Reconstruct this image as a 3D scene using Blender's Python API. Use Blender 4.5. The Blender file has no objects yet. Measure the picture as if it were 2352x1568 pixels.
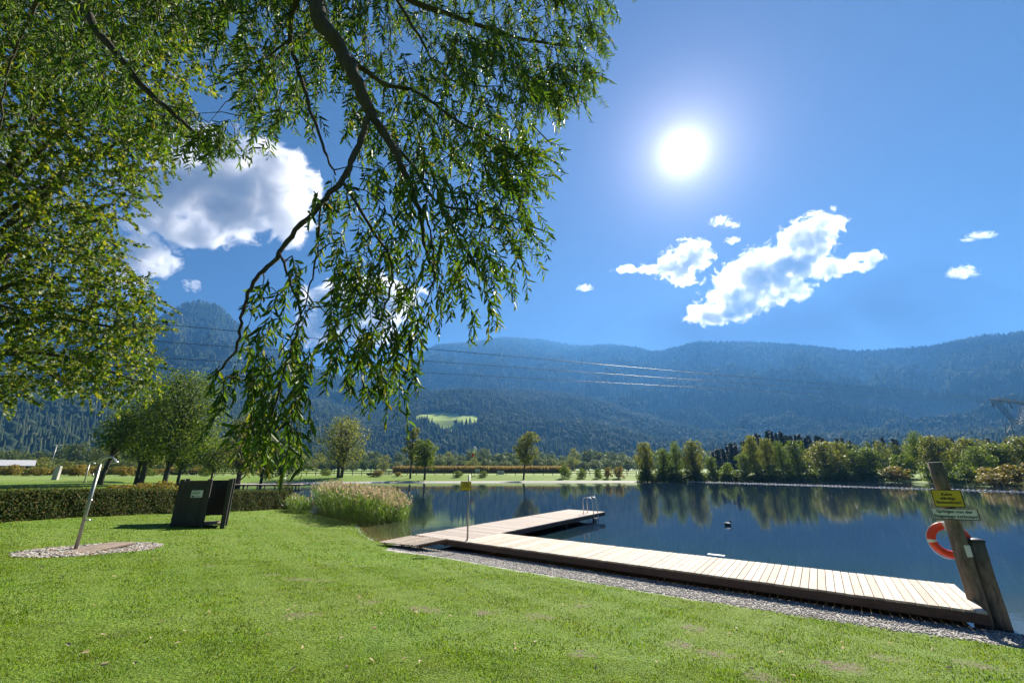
import bpy, math, random
import numpy as np
from mathutils import Vector, Matrix
rng = np.random.default_rng(7); random.seed(7)
R = math.radians
scn = bpy.context.scene
C = scn.collection
# ------------------------------------------------------------------ camera, sky, sun, exposure
EYE = 2.75; PITCH = R(17.3); FPX = 932.0          # the photograph measured as 2352 x 1568
cam = bpy.data.objects.new('camera', bpy.data.cameras.new('camera')); C.objects.link(cam)
cam.location = (0, 0, EYE); cam.rotation_euler = (R(90) + PITCH, 0, 0)
cam.data.sensor_width = 36; cam.data.lens = 36 * FPX / 2352
cam.data.clip_start = 0.05; cam.data.clip_end = 30000
scn.camera = cam
SUN_EL = R(38.9); SUN_AZ = R(27.3)                 # azimuth from +Y towards +X
SUN = Vector((math.sin(SUN_AZ) * math.cos(SUN_EL), math.cos(SUN_AZ) * math.cos(SUN_EL), math.sin(SUN_EL)))
w = bpy.data.worlds.new("World"); scn.world = w; w.use_nodes = True
nt = w.node_tree; nt.nodes.clear()
def wn(t, **k):
    n = nt.nodes.new(t)
    for a, b in k.items(): setattr(n, a, b)
    return n
def L(a, b): nt.links.new(a, b)
out = wn('ShaderNodeOutputWorld'); bg = wn('ShaderNodeBackground'); bg.inputs[1].default_value = 0.055
sky = wn('ShaderNodeTexSky', sky_type='NISHITA', sun_disc=False, sun_elevation=SUN_EL, sun_rotation=SUN_AZ)
sky.air_density = 1.0; sky.dust_density = 0.0; sky.ozone_density = 3.0
tc = wn('ShaderNodeTexCoord')
dot = wn('ShaderNodeVectorMath', operation='DOT_PRODUCT'); dot.inputs[1].default_value = SUN
L(tc.outputs['Generated'], dot.inputs[0])
ac = wn('ShaderNodeMath', operation='ARCCOSINE'); L(dot.outputs['Value'], ac.inputs[0])
def glow(deg, amp, power):
    a = wn('ShaderNodeMath', operation='DIVIDE'); L(ac.outputs[0], a.inputs[0]); a.inputs[1].default_value = R(deg)
    b = wn('ShaderNodeMath', operation='POWER'); L(a.outputs[0], b.inputs[0]); b.inputs[1].default_value = power
    c = wn('ShaderNodeMath', operation='MULTIPLY'); L(b.outputs[0], c.inputs[0]); c.inputs[1].default_value = -1
    d = wn('ShaderNodeMath', operation='EXPONENT'); L(c.outputs[0], d.inputs[0])
    e = wn('ShaderNodeMath', operation='MULTIPLY'); L(d.outputs[0], e.inputs[0]); e.inputs[1].default_value = amp
    return e
def col(v, c):
    m = wn('ShaderNodeVectorMath', operation='SCALE'); m.inputs[0].default_value = c; L(v.outputs[0], m.inputs['Scale']); return m
bg2 = wn('ShaderNodeBackground'); bg2.inputs[1].default_value = 1.0
g1 = col(glow(1.5, .9, 1.3), (1, 1, .97)); g2 = col(glow(4.3, .40, 1.2), (1, .93, .98)); g3 = col(glow(19, .045, 1.2), (1.0, .5, .65))
s1 = wn('ShaderNodeVectorMath', operation='ADD'); L(g1.outputs[0], s1.inputs[0]); L(g2.outputs[0], s1.inputs[1])
s2 = wn('ShaderNodeVectorMath', operation='ADD'); L(s1.outputs[0], s2.inputs[0]); L(g3.outputs[0], s2.inputs[1])
L(s2.outputs[0], bg2.inputs[0])
tint = wn('ShaderNodeMix', data_type='RGBA', blend_type='MULTIPLY'); tint.inputs[0].default_value = 1.0
tint.inputs[7].default_value = (.325, .60, 1.06, 1)
gmn = wn('ShaderNodeGamma'); gmn.inputs[1].default_value = .42; L(sky.outputs[0], gmn.inputs[0]); L(gmn.outputs[0], tint.inputs[6]); L(tint.outputs[2], bg.inputs[0])
ash = wn('ShaderNodeAddShader'); L(bg.outputs[0], ash.inputs[0]); L(bg2.outputs[0], ash.inputs[1]); L(ash.outputs[0], out.inputs[0])
sl = bpy.data.lights.new('sun', 'SUN'); sl.energy = 5.0; sl.angle = R(0.5); sl.color = (1, .93, .80)
so = bpy.data.objects.new('sun', sl); C.objects.link(so); so.location = (0, 0, 60)
so.rotation_euler = (-SUN).to_track_quat('-Z', 'Y').to_euler()
scn.view_settings.view_transform = 'Standard'; scn.view_settings.look = 'None'
scn.view_settings.exposure = 1.4; scn.view_settings.gamma = 1
cy = scn.cycles
cy.use_denoising = True; cy.max_bounces = 8; cy.transparent_max_bounces = 6; cy.transmission_bounces = 4
cy.volume_bounces = 5; cy.diffuse_bounces = 3; cy.glossy_bounces = 3; cy.caustics_reflective = False; cy.caustics_refractive = False
cy.volume_step_rate = 1.0; cy.sample_clamp_indirect = 4; cy.use_adaptive_sampling = True; cy.adaptive_threshold = 0.012

# ------------------------------------------------------------------ helpers
cP, sP = math.cos(PITCH), math.sin(PITCH)
def ray(u, v):
    dx = (u - 1176) / FPX; dy = -(v - 784) / FPX
    return np.array([dx, cP - dy * sP, sP + dy * cP])
def at_z(u, v, z): r = ray(u, v); t = (z - EYE) / r[2]; return np.array([r[0] * t, r[1] * t, z])
def at_t(u, v, t): return ray(u, v) * t + np.array([0, 0, EYE])
def at_y(u, v, Y): r = ray(u, v); return at_t(u, v, Y / r[1])
def tag(o, label=None, cat=None, group=None, kind=None):
    if label: o['label'] = label
    if cat: o['category'] = cat
    if group: o['group'] = group
    if kind: o['kind'] = kind
    return o
def empty(name, loc, rz=0, **k):
    o = bpy.data.objects.new(name, None); C.objects.link(o); o.empty_display_size = .2
    o.location = loc; o.rotation_euler = (0, 0, rz); return tag(o, **k)
def link(name, me, parent=None, loc=None, **k):
    o = bpy.data.objects.new(name, me); C.objects.link(o)
    if parent is not None: o.parent = parent
    if loc is not None: o.location = loc
    return tag(o, **k)
def mesh_np(name, V, F, mat, smooth=False):
    """V (n,3); F (m,k) all with k corners."""
    me = bpy.data.meshes.new(name); V = np.asarray(V, np.float32); F = np.asarray(F, np.int32)
    m, k = F.shape
    me.vertices.add(len(V)); me.vertices.foreach_set('co', V.ravel())
    me.loops.add(m * k); me.loops.foreach_set('vertex_index', F.ravel())
    me.polygons.add(m); me.polygons.foreach_set('loop_start', np.arange(0, m * k, k, dtype=np.int32))
    try: me.polygons.foreach_set('loop_total', np.full(m, k, np.int32))
    except Exception: pass
    if smooth: me.polygons.foreach_set('use_smooth', np.ones(m, bool))
    me.materials.append(mat); me.update(calc_edges=True); me.validate(); return me
class MB:
    """collects shapes, links them as one mesh object; v() are in the frame of the parent"""
    def __init__(s): s.V = []; s.F = []; s.S = []
    def add(s, V, F, smooth=False):
        b = len(s.V); s.V += [tuple(float(c) for c in p) for p in V]; s.F += [tuple(b + i for i in f) for f in F]; s.S += [smooth] * len(F); return s
    def box(s, c, size, rz=0, M=None, bev=0):
        hx, hy, hz = [a / 2 for a in size]; b = min(bev, hx * .9, hy * .9, hz * .9)
        V = []
        if b <= 0:
            for z in (-hz, hz):
                for x, y in ((-hx, -hy), (hx, -hy), (hx, hy), (-hx, hy)): V.append(Vector((x, y, z)))
            F = [(0, 3, 2, 1), (4, 5, 6, 7), (0, 1, 5, 4), (1, 2, 6, 5), (2, 3, 7, 6), (3, 0, 4, 7)]
        else:
            rings = [(hx - b, hy - b, -hz), (hx, hy, -hz + b), (hx, hy, hz - b), (hx - b, hy - b, hz)]
            for (ax, ay, z) in rings:
                for x, y in ((-ax, -ay), (ax, -ay), (ax, ay), (-ax, ay)): V.append(Vector((x, y, z)))
            F = [(0, 3, 2, 1), (12, 13, 14, 15)]
            for r in range(3):
                for i in range(4): F.append((r * 4 + i, r * 4 + (i + 1) % 4, r * 4 + 4 + (i + 1) % 4, r * 4 + 4 + i))
        T = Matrix.Translation(Vector(c)) @ (M if M is not None else Matrix.Rotation(rz, 4, 'Z'))
        return s.add([T @ p for p in V], F)
    def bar(s, p, q, w_, h_=None):
        p = Vector(p); q = Vector(q); d = q - p; h_ = h_ or w_
        M = d.to_track_quat('X', 'Z').to_matrix().to_4x4()
        return s.box((p + q) / 2, (d.length, w_, h_), M=M)
    def tube(s, pts, rad, n=8, cap=True, smooth=True):
        pts = [Vector(p) for p in pts]; m = len(pts)
        rad = [rad] * m if isinstance(rad, (int, float)) else rad
        V = []; pn = None
        for i, p in enumerate(pts):
            d = (pts[min(i + 1, m - 1)] - pts[max(i - 1, 0)]).normalized()
            if pn is None: a = d.orthogonal().normalized()
            else: a = (pn - d * pn.dot(d)); a = a.normalized() if a.length > 1e-6 else d.orthogonal().normalized()
            pn = a; b = d.cross(a)
            for k in range(n): t = 2 * math.pi * k / n; V.append(p + (a * math.cos(t) + b * math.sin(t)) * rad[i])
        F = []
        for i in range(m - 1):
            for k in range(n): F.append((i * n + k, i * n + (k + 1) % n, (i + 1) * n + (k + 1) % n, (i + 1) * n + k))
        if cap: F += [tuple(range(n - 1, -1, -1)), tuple(range((m - 1) * n, m * n))]
        return s.add(V, F, smooth)
    def lathe(s, prof, c=(0, 0, 0), n=24):
        V = []; 
        for r_, z in prof:
            for k in range(n): t = 2 * math.pi * k / n; V.append((c[0] + r_ * math.cos(t), c[1] + r_ * math.sin(t), c[2] + z))
        F = []
        for i in range(len(prof) - 1):
            for k in range(n): F.append((i * n + k, i * n + (k + 1) % n, (i + 1) * n + (k + 1) % n, (i + 1) * n + k))
        F += [tuple(range(n - 1, -1, -1)), tuple(range((len(prof) - 1) * n, len(prof) * n))]
        return s.add(V, F, True)
    def mesh(s, name, mat):
        me = bpy.data.meshes.new(name); me.from_pydata(s.V, [], s.F); me.materials.append(mat)
        me.polygons.foreach_set('use_smooth', s.S); me.update(); return me
    def build(s, name, mat, parent=None, loc=None, **k): return link(name, s.mesh(name, mat), parent, loc, **k)

# ------------------------------------------------------------------ materials
def newmat(name):
    m = bpy.data.materials.new(name); m.use_nodes = True; t = m.node_tree; t.nodes.clear(); return m, t
class NT:
    def __init__(s, t): s.t = t
    def n(s, ty, ins=None, **k):
        nd = s.t.nodes.new(ty)
        for a, b in k.items(): setattr(nd, a, b)
        for a, b in (ins or {}).items():
            if isinstance(b, bpy.types.NodeSocket): s.t.links.new(b, nd.inputs[a])
            else: nd.inputs[a].default_value = b
        return nd
    def noise(s, scale, detail=4, rough=.6, vec=None, dist=0):
        d = {'Scale': scale, 'Detail': detail, 'Roughness': rough, 'Distortion': dist}
        if vec is not None: d['Vector'] = vec
        return s.n('ShaderNodeTexNoise', d)
    def ramp(s, fac, stops, interp='LINEAR'):
        r = s.n('ShaderNodeValToRGB', {'Fac': fac}); cr = r.color_ramp; cr.interpolation = interp
        while len(cr.elements) < len(stops): cr.elements.new(.5)
        for e, (p, c) in zip(cr.elements, stops): e.position = p; e.color = (c[0], c[1], c[2], 1) if not isinstance(c, (int, float)) else (c, c, c, 1)
        return r.outputs[0]
    def mix(s, f, a, b, mode='MIX'):
        m = s.n('ShaderNodeMix', data_type='RGBA', blend_type=mode)
        for i, v in ((0, f), (6, a), (7, b)):
            if isinstance(v, bpy.types.NodeSocket): s.t.links.new(v, m.inputs[i])
            else: m.inputs[i].default_value = v if i == 0 else (v[0], v[1], v[2], 1)
        return m.outputs[2]
    def math(s, op, a, b=None, c=None, clamp=False):
        d = {0: a}
        if b is not None: d[1] = b
        if c is not None: d[2] = c
        return s.n('ShaderNodeMath', d, operation=op, use_clamp=clamp).outputs[0]
    def bump(s, h, strength=.3, dist=.02):
        return s.n('ShaderNodeBump', {'Height': h, 'Strength': strength, 'Distance': dist}).outputs[0]
    def out(s, sh, vol=None):
        o = s.n('ShaderNodeOutputMaterial')
        if sh is not None: s.t.links.new(sh, o.inputs[0])
        if vol is not None: s.t.links.new(vol, o.inputs[1])
    def pr(s, colr, rough=.7, normal=None, **k):
        d = {'Base Color': colr if isinstance(colr, bpy.types.NodeSocket) else (*colr, 1), 'Roughness': rough}
        if normal is not None: d['Normal'] = normal
        d.update(k); return s.n('ShaderNodeBsdfPrincipled', d).outputs[0]
def mat_leaf(name, stops, trans=.45, rough=.42, tcol=(1.15, 1.3, .55), spec=.5):
    m, t = newmat(name); N = NT(t)
    g = N.n('ShaderNodeNewGeometry'); c = N.ramp(g.outputs['Random Per Island'], stops)
    p = N.pr(c, rough, **{'Specular IOR Level': spec})
    tr = N.n('ShaderNodeBsdfTranslucent', {'Color': N.mix(1.0, c, tcol, 'MULTIPLY')}).outputs[0]
    N.out(N.n('ShaderNodeMixShader', {0: trans, 1: p, 2: tr}).outputs[0]); return m
def mat_bark(name, a, b, scale=9):
    m, t = newmat(name); N = NT(t); tcn = N.n('ShaderNodeTexCoord')
    mp = N.n('ShaderNodeMapping', {'Vector': tcn.outputs['Object'], 'Scale': (1, 1, .25)})
    n = N.noise(scale, 6, .7, mp.outputs[0]); c = N.ramp(n.outputs[0], [(.3, a), (.7, b)])
    N.out(N.pr(c, .9, N.bump(n.outputs[0], .8, .03))); return m
def mat_plain(name, a, b=None, scale=8, rough=.6, metal=0, bump=.15, stretch=(1, 1, 1), island=0):
    m, t = newmat(name); N = NT(t); tcn = N.n('ShaderNodeTexCoord')
    mp = N.n('ShaderNodeMapping', {'Vector': tcn.outputs['Object'], 'Scale': stretch})
    b = b or tuple(x * .75 for x in a)
    n = N.noise(scale, 6, .65, mp.outputs[0]); c = N.ramp(n.outputs[0], [(.3, b), (.7, a)])
    if island:
        g = N.n('ShaderNodeNewGeometry'); r = N.ramp(g.outputs['Random Per Island'], [(0, 1 - island), (1, 1 + island * .35)])
        c = N.mix(1.0, c, r, 'MULTIPLY')
    N.out(N.pr(c, rough, N.bump(n.outputs[0], bump, .01), Metallic=metal)); return m
M = {}
M['willow_leaf'] = mat_leaf('willow_leaf', [(0, (.025, .055, .016)), (.45, (.07, .135, .022)), (.85, (.13, .21, .035)), (.96, (.2, .23, .04)), (1, (.26, .2, .04))], .46, .5, (1.25, 1.3, .4), .32)
M['lime_leaf'] = mat_leaf('lime_leaf', [(0, (.03, .065, .018)), (.45, (.085, .15, .025)), (.8, (.2, .24, .035)), (1, (.32, .27, .05))], .48, .5, (1.25, 1.3, .4), .3)
M['tree_leaf'] = mat_leaf('tree_leaf', [(0, (.06, .10, .022)), (.6, (.12, .17, .035)), (1, (.22, .25, .06))], .52, .45, (1.2, 1.25, .5), .12)
M['olive_leaf'] = mat_leaf('olive_leaf', [(0, (.095, .115, .03)), (.6, (.18, .19, .055)), (1, (.3, .28, .09))], .52, .45, (1.2, 1.25, .5), .12)
M['far_leaf'] = mat_leaf('far_leaf', [(0, (.06, .085, .035)), (.6, (.11, .14, .055)), (1, (.2, .22, .09))], .4, .5, (1.2, 1.25, .5), .12)
M['gold_leaf'] = mat_leaf('gold_leaf', [(0, (.12, .13, .03)), (.5, (.24, .2, .05)), (1, (.36, .22, .06))], .4, .5, (1.2, 1.25, .5), .12)
M['dark_needle'] = mat_leaf('dark_needle', [(0, (.018, .028, .02)), (.7, (.03, .045, .028)), (1, (.05, .055, .03))], .15, .6)
M['far_forest'] = mat_leaf('far_forest', [(0, (.026, .042, .024)), (.7, (.042, .062, .03)), (.92, (.065, .082, .038)), (1, (.10, .11, .05))], .2, .9, (1.1,1.2,.6), .05)
M['hedge_leaf'] = mat_leaf('hedge_leaf', [(0, (.035, .06, .015)), (.55, (.06, .095, .02)), (.85, (.12, .12, .03)), (1, (.2, .10, .035))], .42, .6, (1.2, 1.2, .5), .1)
M['reed'] = mat_leaf('reed', [(0, (.07, .15, .03)), (.55, (.13, .22, .045)), (.8, (.22, .25, .08)), (1, (.34, .27, .14))], .48, .45)
M['reed_plume'] = mat_leaf('reed_plume', [(0, (.42, .32, .2)), (1, (.6, .48, .34))], .45, .7, (1, 1, .9))
M['corn'] = mat_leaf('corn', [(0, (.28, .18, .07)), (.6, (.42, .29, .12)), (1, (.42, .38, .15))], .35, .7, (1, 1, .8))
m, t = newmat('grass'); N = NT(t); g = N.n('ShaderNodeNewGeometry'); tcg = N.n('ShaderNodeTexCoord').outputs['Object']
c = N.ramp(g.outputs['Random Per Island'], [(0, (.08, .165, .012)), (.6, (.145, .275, .018)), (.9, (.22, .34, .028)), (1, (.38, .35, .13))])
c = N.mix(N.ramp(N.noise(.8, 6, .7, tcg).outputs[0], [(.42, 0), (.66, .75)]), c, (.21, .28, .03)); c = N.mix(N.ramp(N.noise(2.6, 5, .7, tcg).outputs[0], [(.55, 0), (.7, .6)]), c, (.17, .15, .05))
c = N.mix(1.0, c, N.ramp(N.noise(4, 5, .75, tcg).outputs[0], [(.3, .5), (.62, 1.2)]), 'MULTIPLY')
N.out(N.n('ShaderNodeMixShader', {0: .45, 1: N.pr(c, .5, **{'Specular IOR Level': .3}), 2: N.n('ShaderNodeBsdfTranslucent', {'Color': N.mix(1.0, c, (1.3, 1.25, .4), 'MULTIPLY')}).outputs[0]}).outputs[0]); M['grass'] = m
M['bark'] = mat_bark('bark', (.028, .022, .016), (.085, .07, .052))
M['far_bark'] = mat_bark('far_bark', (.035, .03, .024), (.09, .075, .06), 3)
M['deck'] = mat_plain('deck', (.66, .54, .43), (.4, .32, .26), 2.2, .8, 0, .25, (3, 3, 3), .28)
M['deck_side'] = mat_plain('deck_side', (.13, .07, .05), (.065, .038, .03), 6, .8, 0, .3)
M['old_wood'] = mat_plain('old_wood', (.07, .06, .052), (.038, .034, .03), 7, .85, 0, .4, (3, 3, .5), .15)
M['post_wood'] = mat_bark('post_wood', (.06, .048, .036), (.25, .2, .15), 16)
M['steel'] = mat_plain('steel', (.62, .62, .6), (.5, .5, .49), 20, .32, 1, .05)
M['galv'] = mat_plain('galv', (.38, .38, .36), (.28, .29, .28), 14, .45, .8, .05)
M['yellow'] = mat_plain('yellow', (.72, .52, .03), (.6, .42, .02), 3, .5, 0, .02)
M['white'] = mat_plain('white', (.75, .76, .73), (.66, .68, .64), 6, .5, 0, .05)
M['black'] = mat_plain('black', (.015, .015, .015), None, 5, .6, 0, 0)
M['red'] = mat_plain('red', (.75, .06, .02), (.65, .045, .015), 4, .42, 0, .05)
M['fabric_red'] = mat_plain('fabric_red', (.6, .03, .03), None, 4, .7, 0, .05)
M['rope'] = mat_plain('rope', (.1, .25, .55), None, 40, .7)
M['dark_metal'] = mat_plain('dark_metal', (.05, .055, .06), (.03, .033, .04), 4, .5, .6, .05)
M['platform'] = mat_plain('platform', (.26, .2, .155), (.15, .11, .085), 5, .85, 0, .4)
M['concrete'] = mat_plain('concrete', (.5, .48, .44), (.38, .36, .33), 6, .8, 0, .3)
M['roof_grey'] = mat_plain('roof_grey', (.45, .46, .47), (.36, .37, .38), 2, .6, 0, .1)
M['stone'] = mat_plain('stone', (.5, .47, .44), (.28, .26, .25), 30, .85, 0, .4, (1, 1, 1), .6)
M['pebble'] = mat_plain('pebble', (.62, .52, .44), (.34, .2, .13), 30, .8, 0, .4, (1, 1, 1), .55)
def mat_islands(name, stops, rough=.8):
    m, t = newmat(name); N = NT(t); g = N.n('ShaderNodeNewGeometry'); c = N.ramp(g.outputs['Random Per Island'], stops, 'CONSTANT'); n = N.noise(60, 3, .6, N.n('ShaderNodeTexCoord').outputs['Object'])
    N.out(N.pr(N.mix(1.0, c, N.ramp(n.outputs[0], [(.3, .5), (.7, .85)]), 'MULTIPLY'), rough)); return m
M['pebble'] = mat_islands('pebble', [(0, (.5, .47, .42)), (.22, (.36, .33, .29)), (.42, (.22, .18, .15)), (.55, (.6, .57, .52)), (.68, (.34, .2, .11)), (.8, (.42, .37, .28)), (.9, (.14, .11, .09))])
M['pale_wood'] = mat_plain('pale_wood', (.5, .36, .3), (.4, .28, .24), 4, .8)
M['pier_deck'] = mat_plain('pier_deck', (.52, .44, .38), (.36, .30, .26), 5, .8, 0, .25, (4, 4, 4), .3)
M['duck'] = mat_plain('duck', (.06, .05, .04), (.03, .03, .03), 30, .7)

# ------------------------------------------------------------------ terrain
DV = np.array([.585, .811]); NV = np.array([.811, -.585])      # along the pier; along the bathing deck
A0 = np.array([-1.69, 14.93])
LAKE = np.array([(-1.45, 15.25), (8.42, 8.42), (11.5, 6.6), (20, 0), (40, -14), (100, -14), (112, 40), (77.5, 65.2), (80, 80), (82.6, 98.8), (60, 97.5), (45, 93.5),
                 (25, 86.8), (5, 85.6), (-10, 85.2), (-23.6, 84.3), (-39.2, 79.6), (-47, 71), (-44, 60), (-30, 48), (-19, 40), (-15.1, 31.9), (-12.4, 27.5),
                 (-7.84, 22.4), (-6.6, 19.5), (-5.3, 17.4), (-3.44, 16.35)])
def sdist(x, y):
    """signed distance to the lake's edge, positive on land"""
    x = np.asarray(x, float); y = np.asarray(y, float); P = LAKE; n = len(P)
    best = np.full(x.shape, 1e9); inside = np.zeros(x.shape, bool)
    for i in range(n):
        ax, ay = P[i]; bx, by = P[(i + 1) % n]; dx, dy = bx - ax, by - ay
        t = np.clip(((x - ax) * dx + (y - ay) * dy) / (dx * dx + dy * dy), 0, 1)
        best = np.minimum(best, np.hypot(x - ax - t * dx, y - ay - t * dy))
        c = ((ay > y) != (by > y)) & (x < (bx - ax) * (y - ay) / ((by - ay) if by != ay else 1e-9) + ax)
        inside ^= c
    return np.where(inside, -best, best)
def wob(x, y, s, seed=0):
    return (np.sin(x * s + 1.3 + seed) * np.cos(y * s * 1.13 + .7 * seed) + .5 * np.sin(x * s * 2.3 + y * s * 1.7 + seed) + .3 * np.cos(x * s * 4.1 - y * s * 3.7 + 2 * seed)) / 1.8
def ground_z(x, y, d=None):
    x = np.asarray(x, float); y = np.asarray(y, float)
    if d is None: d = sdist(x, y)
    far = np.clip((y - 50) / 20, 0, 1)
    near = .015 + .17 * np.clip(d, 0, .6) + .04 * np.clip(d - .6, 0, .7) + np.clip(d - 1.3, 0, 9.7) * .0985
    farz = .02 + np.clip(d, 0, 3) * .08 + np.clip(d - 3, 0, 9) * .095
    z = near * (1 - far) + farz * far
    z = np.where(d < 0, np.maximum(d * .16, -2.5) - .01, z)
    return z + np.clip(d, 0, 2) * .5 * .02 * wob(x, y, 1.1) * (1 - far)
def gz(x, y): return float(ground_z(np.array([x]), np.array([y]))[0])
PATCH = []
for (u, v, a, b) in [(620, 1320, .28, .07), (690, 1330, .3, .08), (745, 1333, .2, .06), (852, 1383, .2, .09), (975, 1400, .42, .1), (1110, 1407, .2, .09), (1240, 1415, .26, .12), (1590, 1440, .2, .1),
                     (690, 1412, .3, .09), (1340, 1390, .2, .08), (1720, 1365, .25, .07), (1560, 1480, .2, .1), (1940, 1530, .35, .14), (2040, 1510, .3, .08), (2245, 1527, .28, .12),
                     (1640, 1500, .3, .08), (760, 1295, .2, .05), (830, 1300, .2, .05), (510, 1285, .3, .04), (1750, 1555, .28, .1), (1330, 1500, .2, .07), (480, 1300, .2, .05), (1080, 1290, .2, .05)]:
    p = at_z(u, v, 1.0); 
    for _ in range(6): p = at_z(u, v, gz(p[0], p[1]))
    PATCH.append((p[0], p[1], a, b))
def patch_mask(x, y):
    m = np.zeros(np.shape(x))
    for (px, py, a, b) in PATCH:
        q = ((x - px) / (a * .8)) ** 2 + ((y - py) / (b * 1.7)) ** 2
        q = q * (1 + .8 * wob(x, y, 23, px)); m = np.maximum(m, np.clip(1.5 - q, 0, 1))
    return m
def axis(segs):
    o = [segs[0][0]]
    for a, b, st in segs:
        k = max(1, int(round((b - a) / st))); o += list(a + (b - a) * np.arange(1, k + 1) / k)
    return np.array(o)
gx = axis([(-3000, -700, 230), (-700, -140, 35), (-140, -40, 2.5), (-40, -24, .8), (-24, 13, .13), (13, 30, .8), (30, 130, 2.5), (130, 700, 35), (700, 3000, 230)])
gy = axis([(-90, -10, 8), (-10, 1, 1), (1, 27, .13), (27, 50, .7), (50, 140, 1.6), (140, 700, 35), (700, 1500, 200)])
GX, GY = np.meshgrid(gx, gy); SD = sdist(GX, GY); GZ = ground_z(GX, GY, SD)
def grid_faces(nx, ny):
    i = np.arange(nx - 1); j = np.arange(ny - 1); I, J = np.meshgrid(i, j); a = (J * nx + I).ravel()
    return np.stack([a, a + 1, a + nx + 1, a + nx], 1)
me = bpy.data.meshes.new('tmp')
m, t = newmat('ground'); N = NT(t)
tcn = N.n('ShaderNodeTexCoord').outputs['Object']
gr = N.n('ShaderNodeAttribute', attribute_name='grav').outputs['Fac']
pa = N.n('ShaderNodeAttribute', attribute_name='patch').outputs['Fac']
fi = N.n('ShaderNodeAttribute', attribute_name='field').outputs['Fac']
n1 = N.noise(.35, 5, .6, tcn); n2 = N.noise(3.5, 6, .7, tcn); n3 = N.noise(45, 4, .8, tcn); n4 = N.noise(9, 5, .75, tcn)
gcol = N.ramp(n2.outputs[0], [(.25, (.075, .15, .011)), (.5, (.12, .215, .016)), (.75, (.17, .26, .025))])
gcol = N.mix(N.ramp(n1.outputs[0], [(.35, 0), (.7, .6)]), gcol, (.17, .21, .035))
gcol = N.mix(N.ramp(n4.outputs[0], [(.58, 0), (.72, .7)]), gcol, (.15, .12, .05))
gcol = N.mix(.55, gcol, N.ramp(n3.outputs[0], [(.3, .25), (.7, 1.5)]), 'MULTIPLY')
soil = N.ramp(n3.outputs[0], [(.35, (.03, .022, .014)), (.62, (.26, .2, .13))])
gcol = N.mix(N.math('MULTIPLY', pa, N.ramp(n4.outputs[0], [(.44, .1), (.56, 1)]), clamp=True), gcol, soil)
fcol = N.ramp(N.noise(.03, 3, .5, tcn).outputs[0], [(.35, (.13, .2, .04)), (.65, (.2, .26, .065))])
gcol = N.mix(fi, gcol, fcol)
vor = N.n('ShaderNodeTexVoronoi', {'Vector': tcn, 'Scale': 26.0}); 
gvc = N.mix(.8, N.ramp(vor.outputs['Distance'], [(0, (.55, .53, .5)), (.5, (.32, .31, .3)), (.9, (.08, .08, .08))]), N.n('ShaderNodeHueSaturation', {'Saturation': .12, 'Value': 1.1, 'Color': vor.outputs['Color']}).outputs[0], 'MULTIPLY')
gvc = N.mix(.6, gvc, (.5, .48, .45))
gm = N.math('ADD', gr, N.math('MULTIPLY', N.math('SUBTRACT', n2.outputs[0], .5), .9))
gm = N.math('MULTIPLY', gm, 6.0, clamp=True)
colr = N.mix(gm, gcol, gvc)
uw = N.n('ShaderNodeAttribute', attribute_name='under').outputs['Fac']
colr = N.mix(uw, colr, (.07, .055, .03))
N.out(N.pr(colr, .85, N.bump(N.math('ADD', n3.outputs[0], vor.outputs['Distance']), .9, .03), **{'Specular IOR Level': .25}))
M['ground'] = m
me = mesh_np('lawn', np.stack([GX.ravel(), GY.ravel(), GZ.ravel()], 1), grid_faces(len(gx), len(gy)), m, True)
farm = np.clip((GY - 50) / 20, 0, 1)
wid = np.where(farm > .5, 2.3 - np.clip(GX - 28, 0, 4), np.where((GX > -4.2) & (GY < 20), 1.95 - .13 * np.clip(GX - 3.5, 0, 9), .12)).ravel()
def attr(me, name, a): me.attributes.new(name, 'FLOAT', 'POINT').data.foreach_set('value', np.asarray(a, np.float32).ravel())
attr(me, 'grav', wid - SD.ravel()); attr(me, 'patch', patch_mask(GX, GY)); attr(me, 'under', np.clip(-SD * 2, 0, 1))
attr(me, 'field', np.clip((SD - 13) / 3, 0, 1) * farm)
link('ground', me, kind='structure')

# water
m, t = newmat('water'); N = NT(t); tcn = N.n('ShaderNodeTexCoord').outputs['Object']
mp = N.n('ShaderNodeMapping', {'Vector': tcn, 'Scale': (1.0, 1.6, 1)})
nw = N.noise(.9, 4, .55, mp.outputs[0]); nw2 = N.noise(7, 3, .6, mp.outputs[0])
hgt = N.math('ADD', nw.outputs[0], N.math('MULTIPLY', nw2.outputs[0], .12))
sh = N.n('ShaderNodeAttribute', attribute_name='depth').outputs['Fac']
wc = N.ramp(sh, [(0, (.10, .075, .035)), (.12, (.045, .05, .025)), (.45, (.012, .030, .034)), (1, (.009, .022, .048))])
N.out(N.pr(wc, .035, N.bump(hgt, .022, .12), IOR=1.33)); M['water'] = m
wx = axis([(-60, -20, 4), (-20, 12, .5), (12, 120, 6)]); wy = axis([(-20, 10, 5), (10, 40, .5), (40, 110, 5)])
WX, WY = np.meshgrid(wx, wy); me = mesh_np('water', np.stack([WX.ravel(), WY.ravel(), 0 * WX.ravel()], 1), grid_faces(len(wx), len(wy)), m, True)
attr(me, 'depth', np.clip(-sdist(WX, WY) / 9, 0, 1)); link('water', me, kind='structure')

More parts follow.
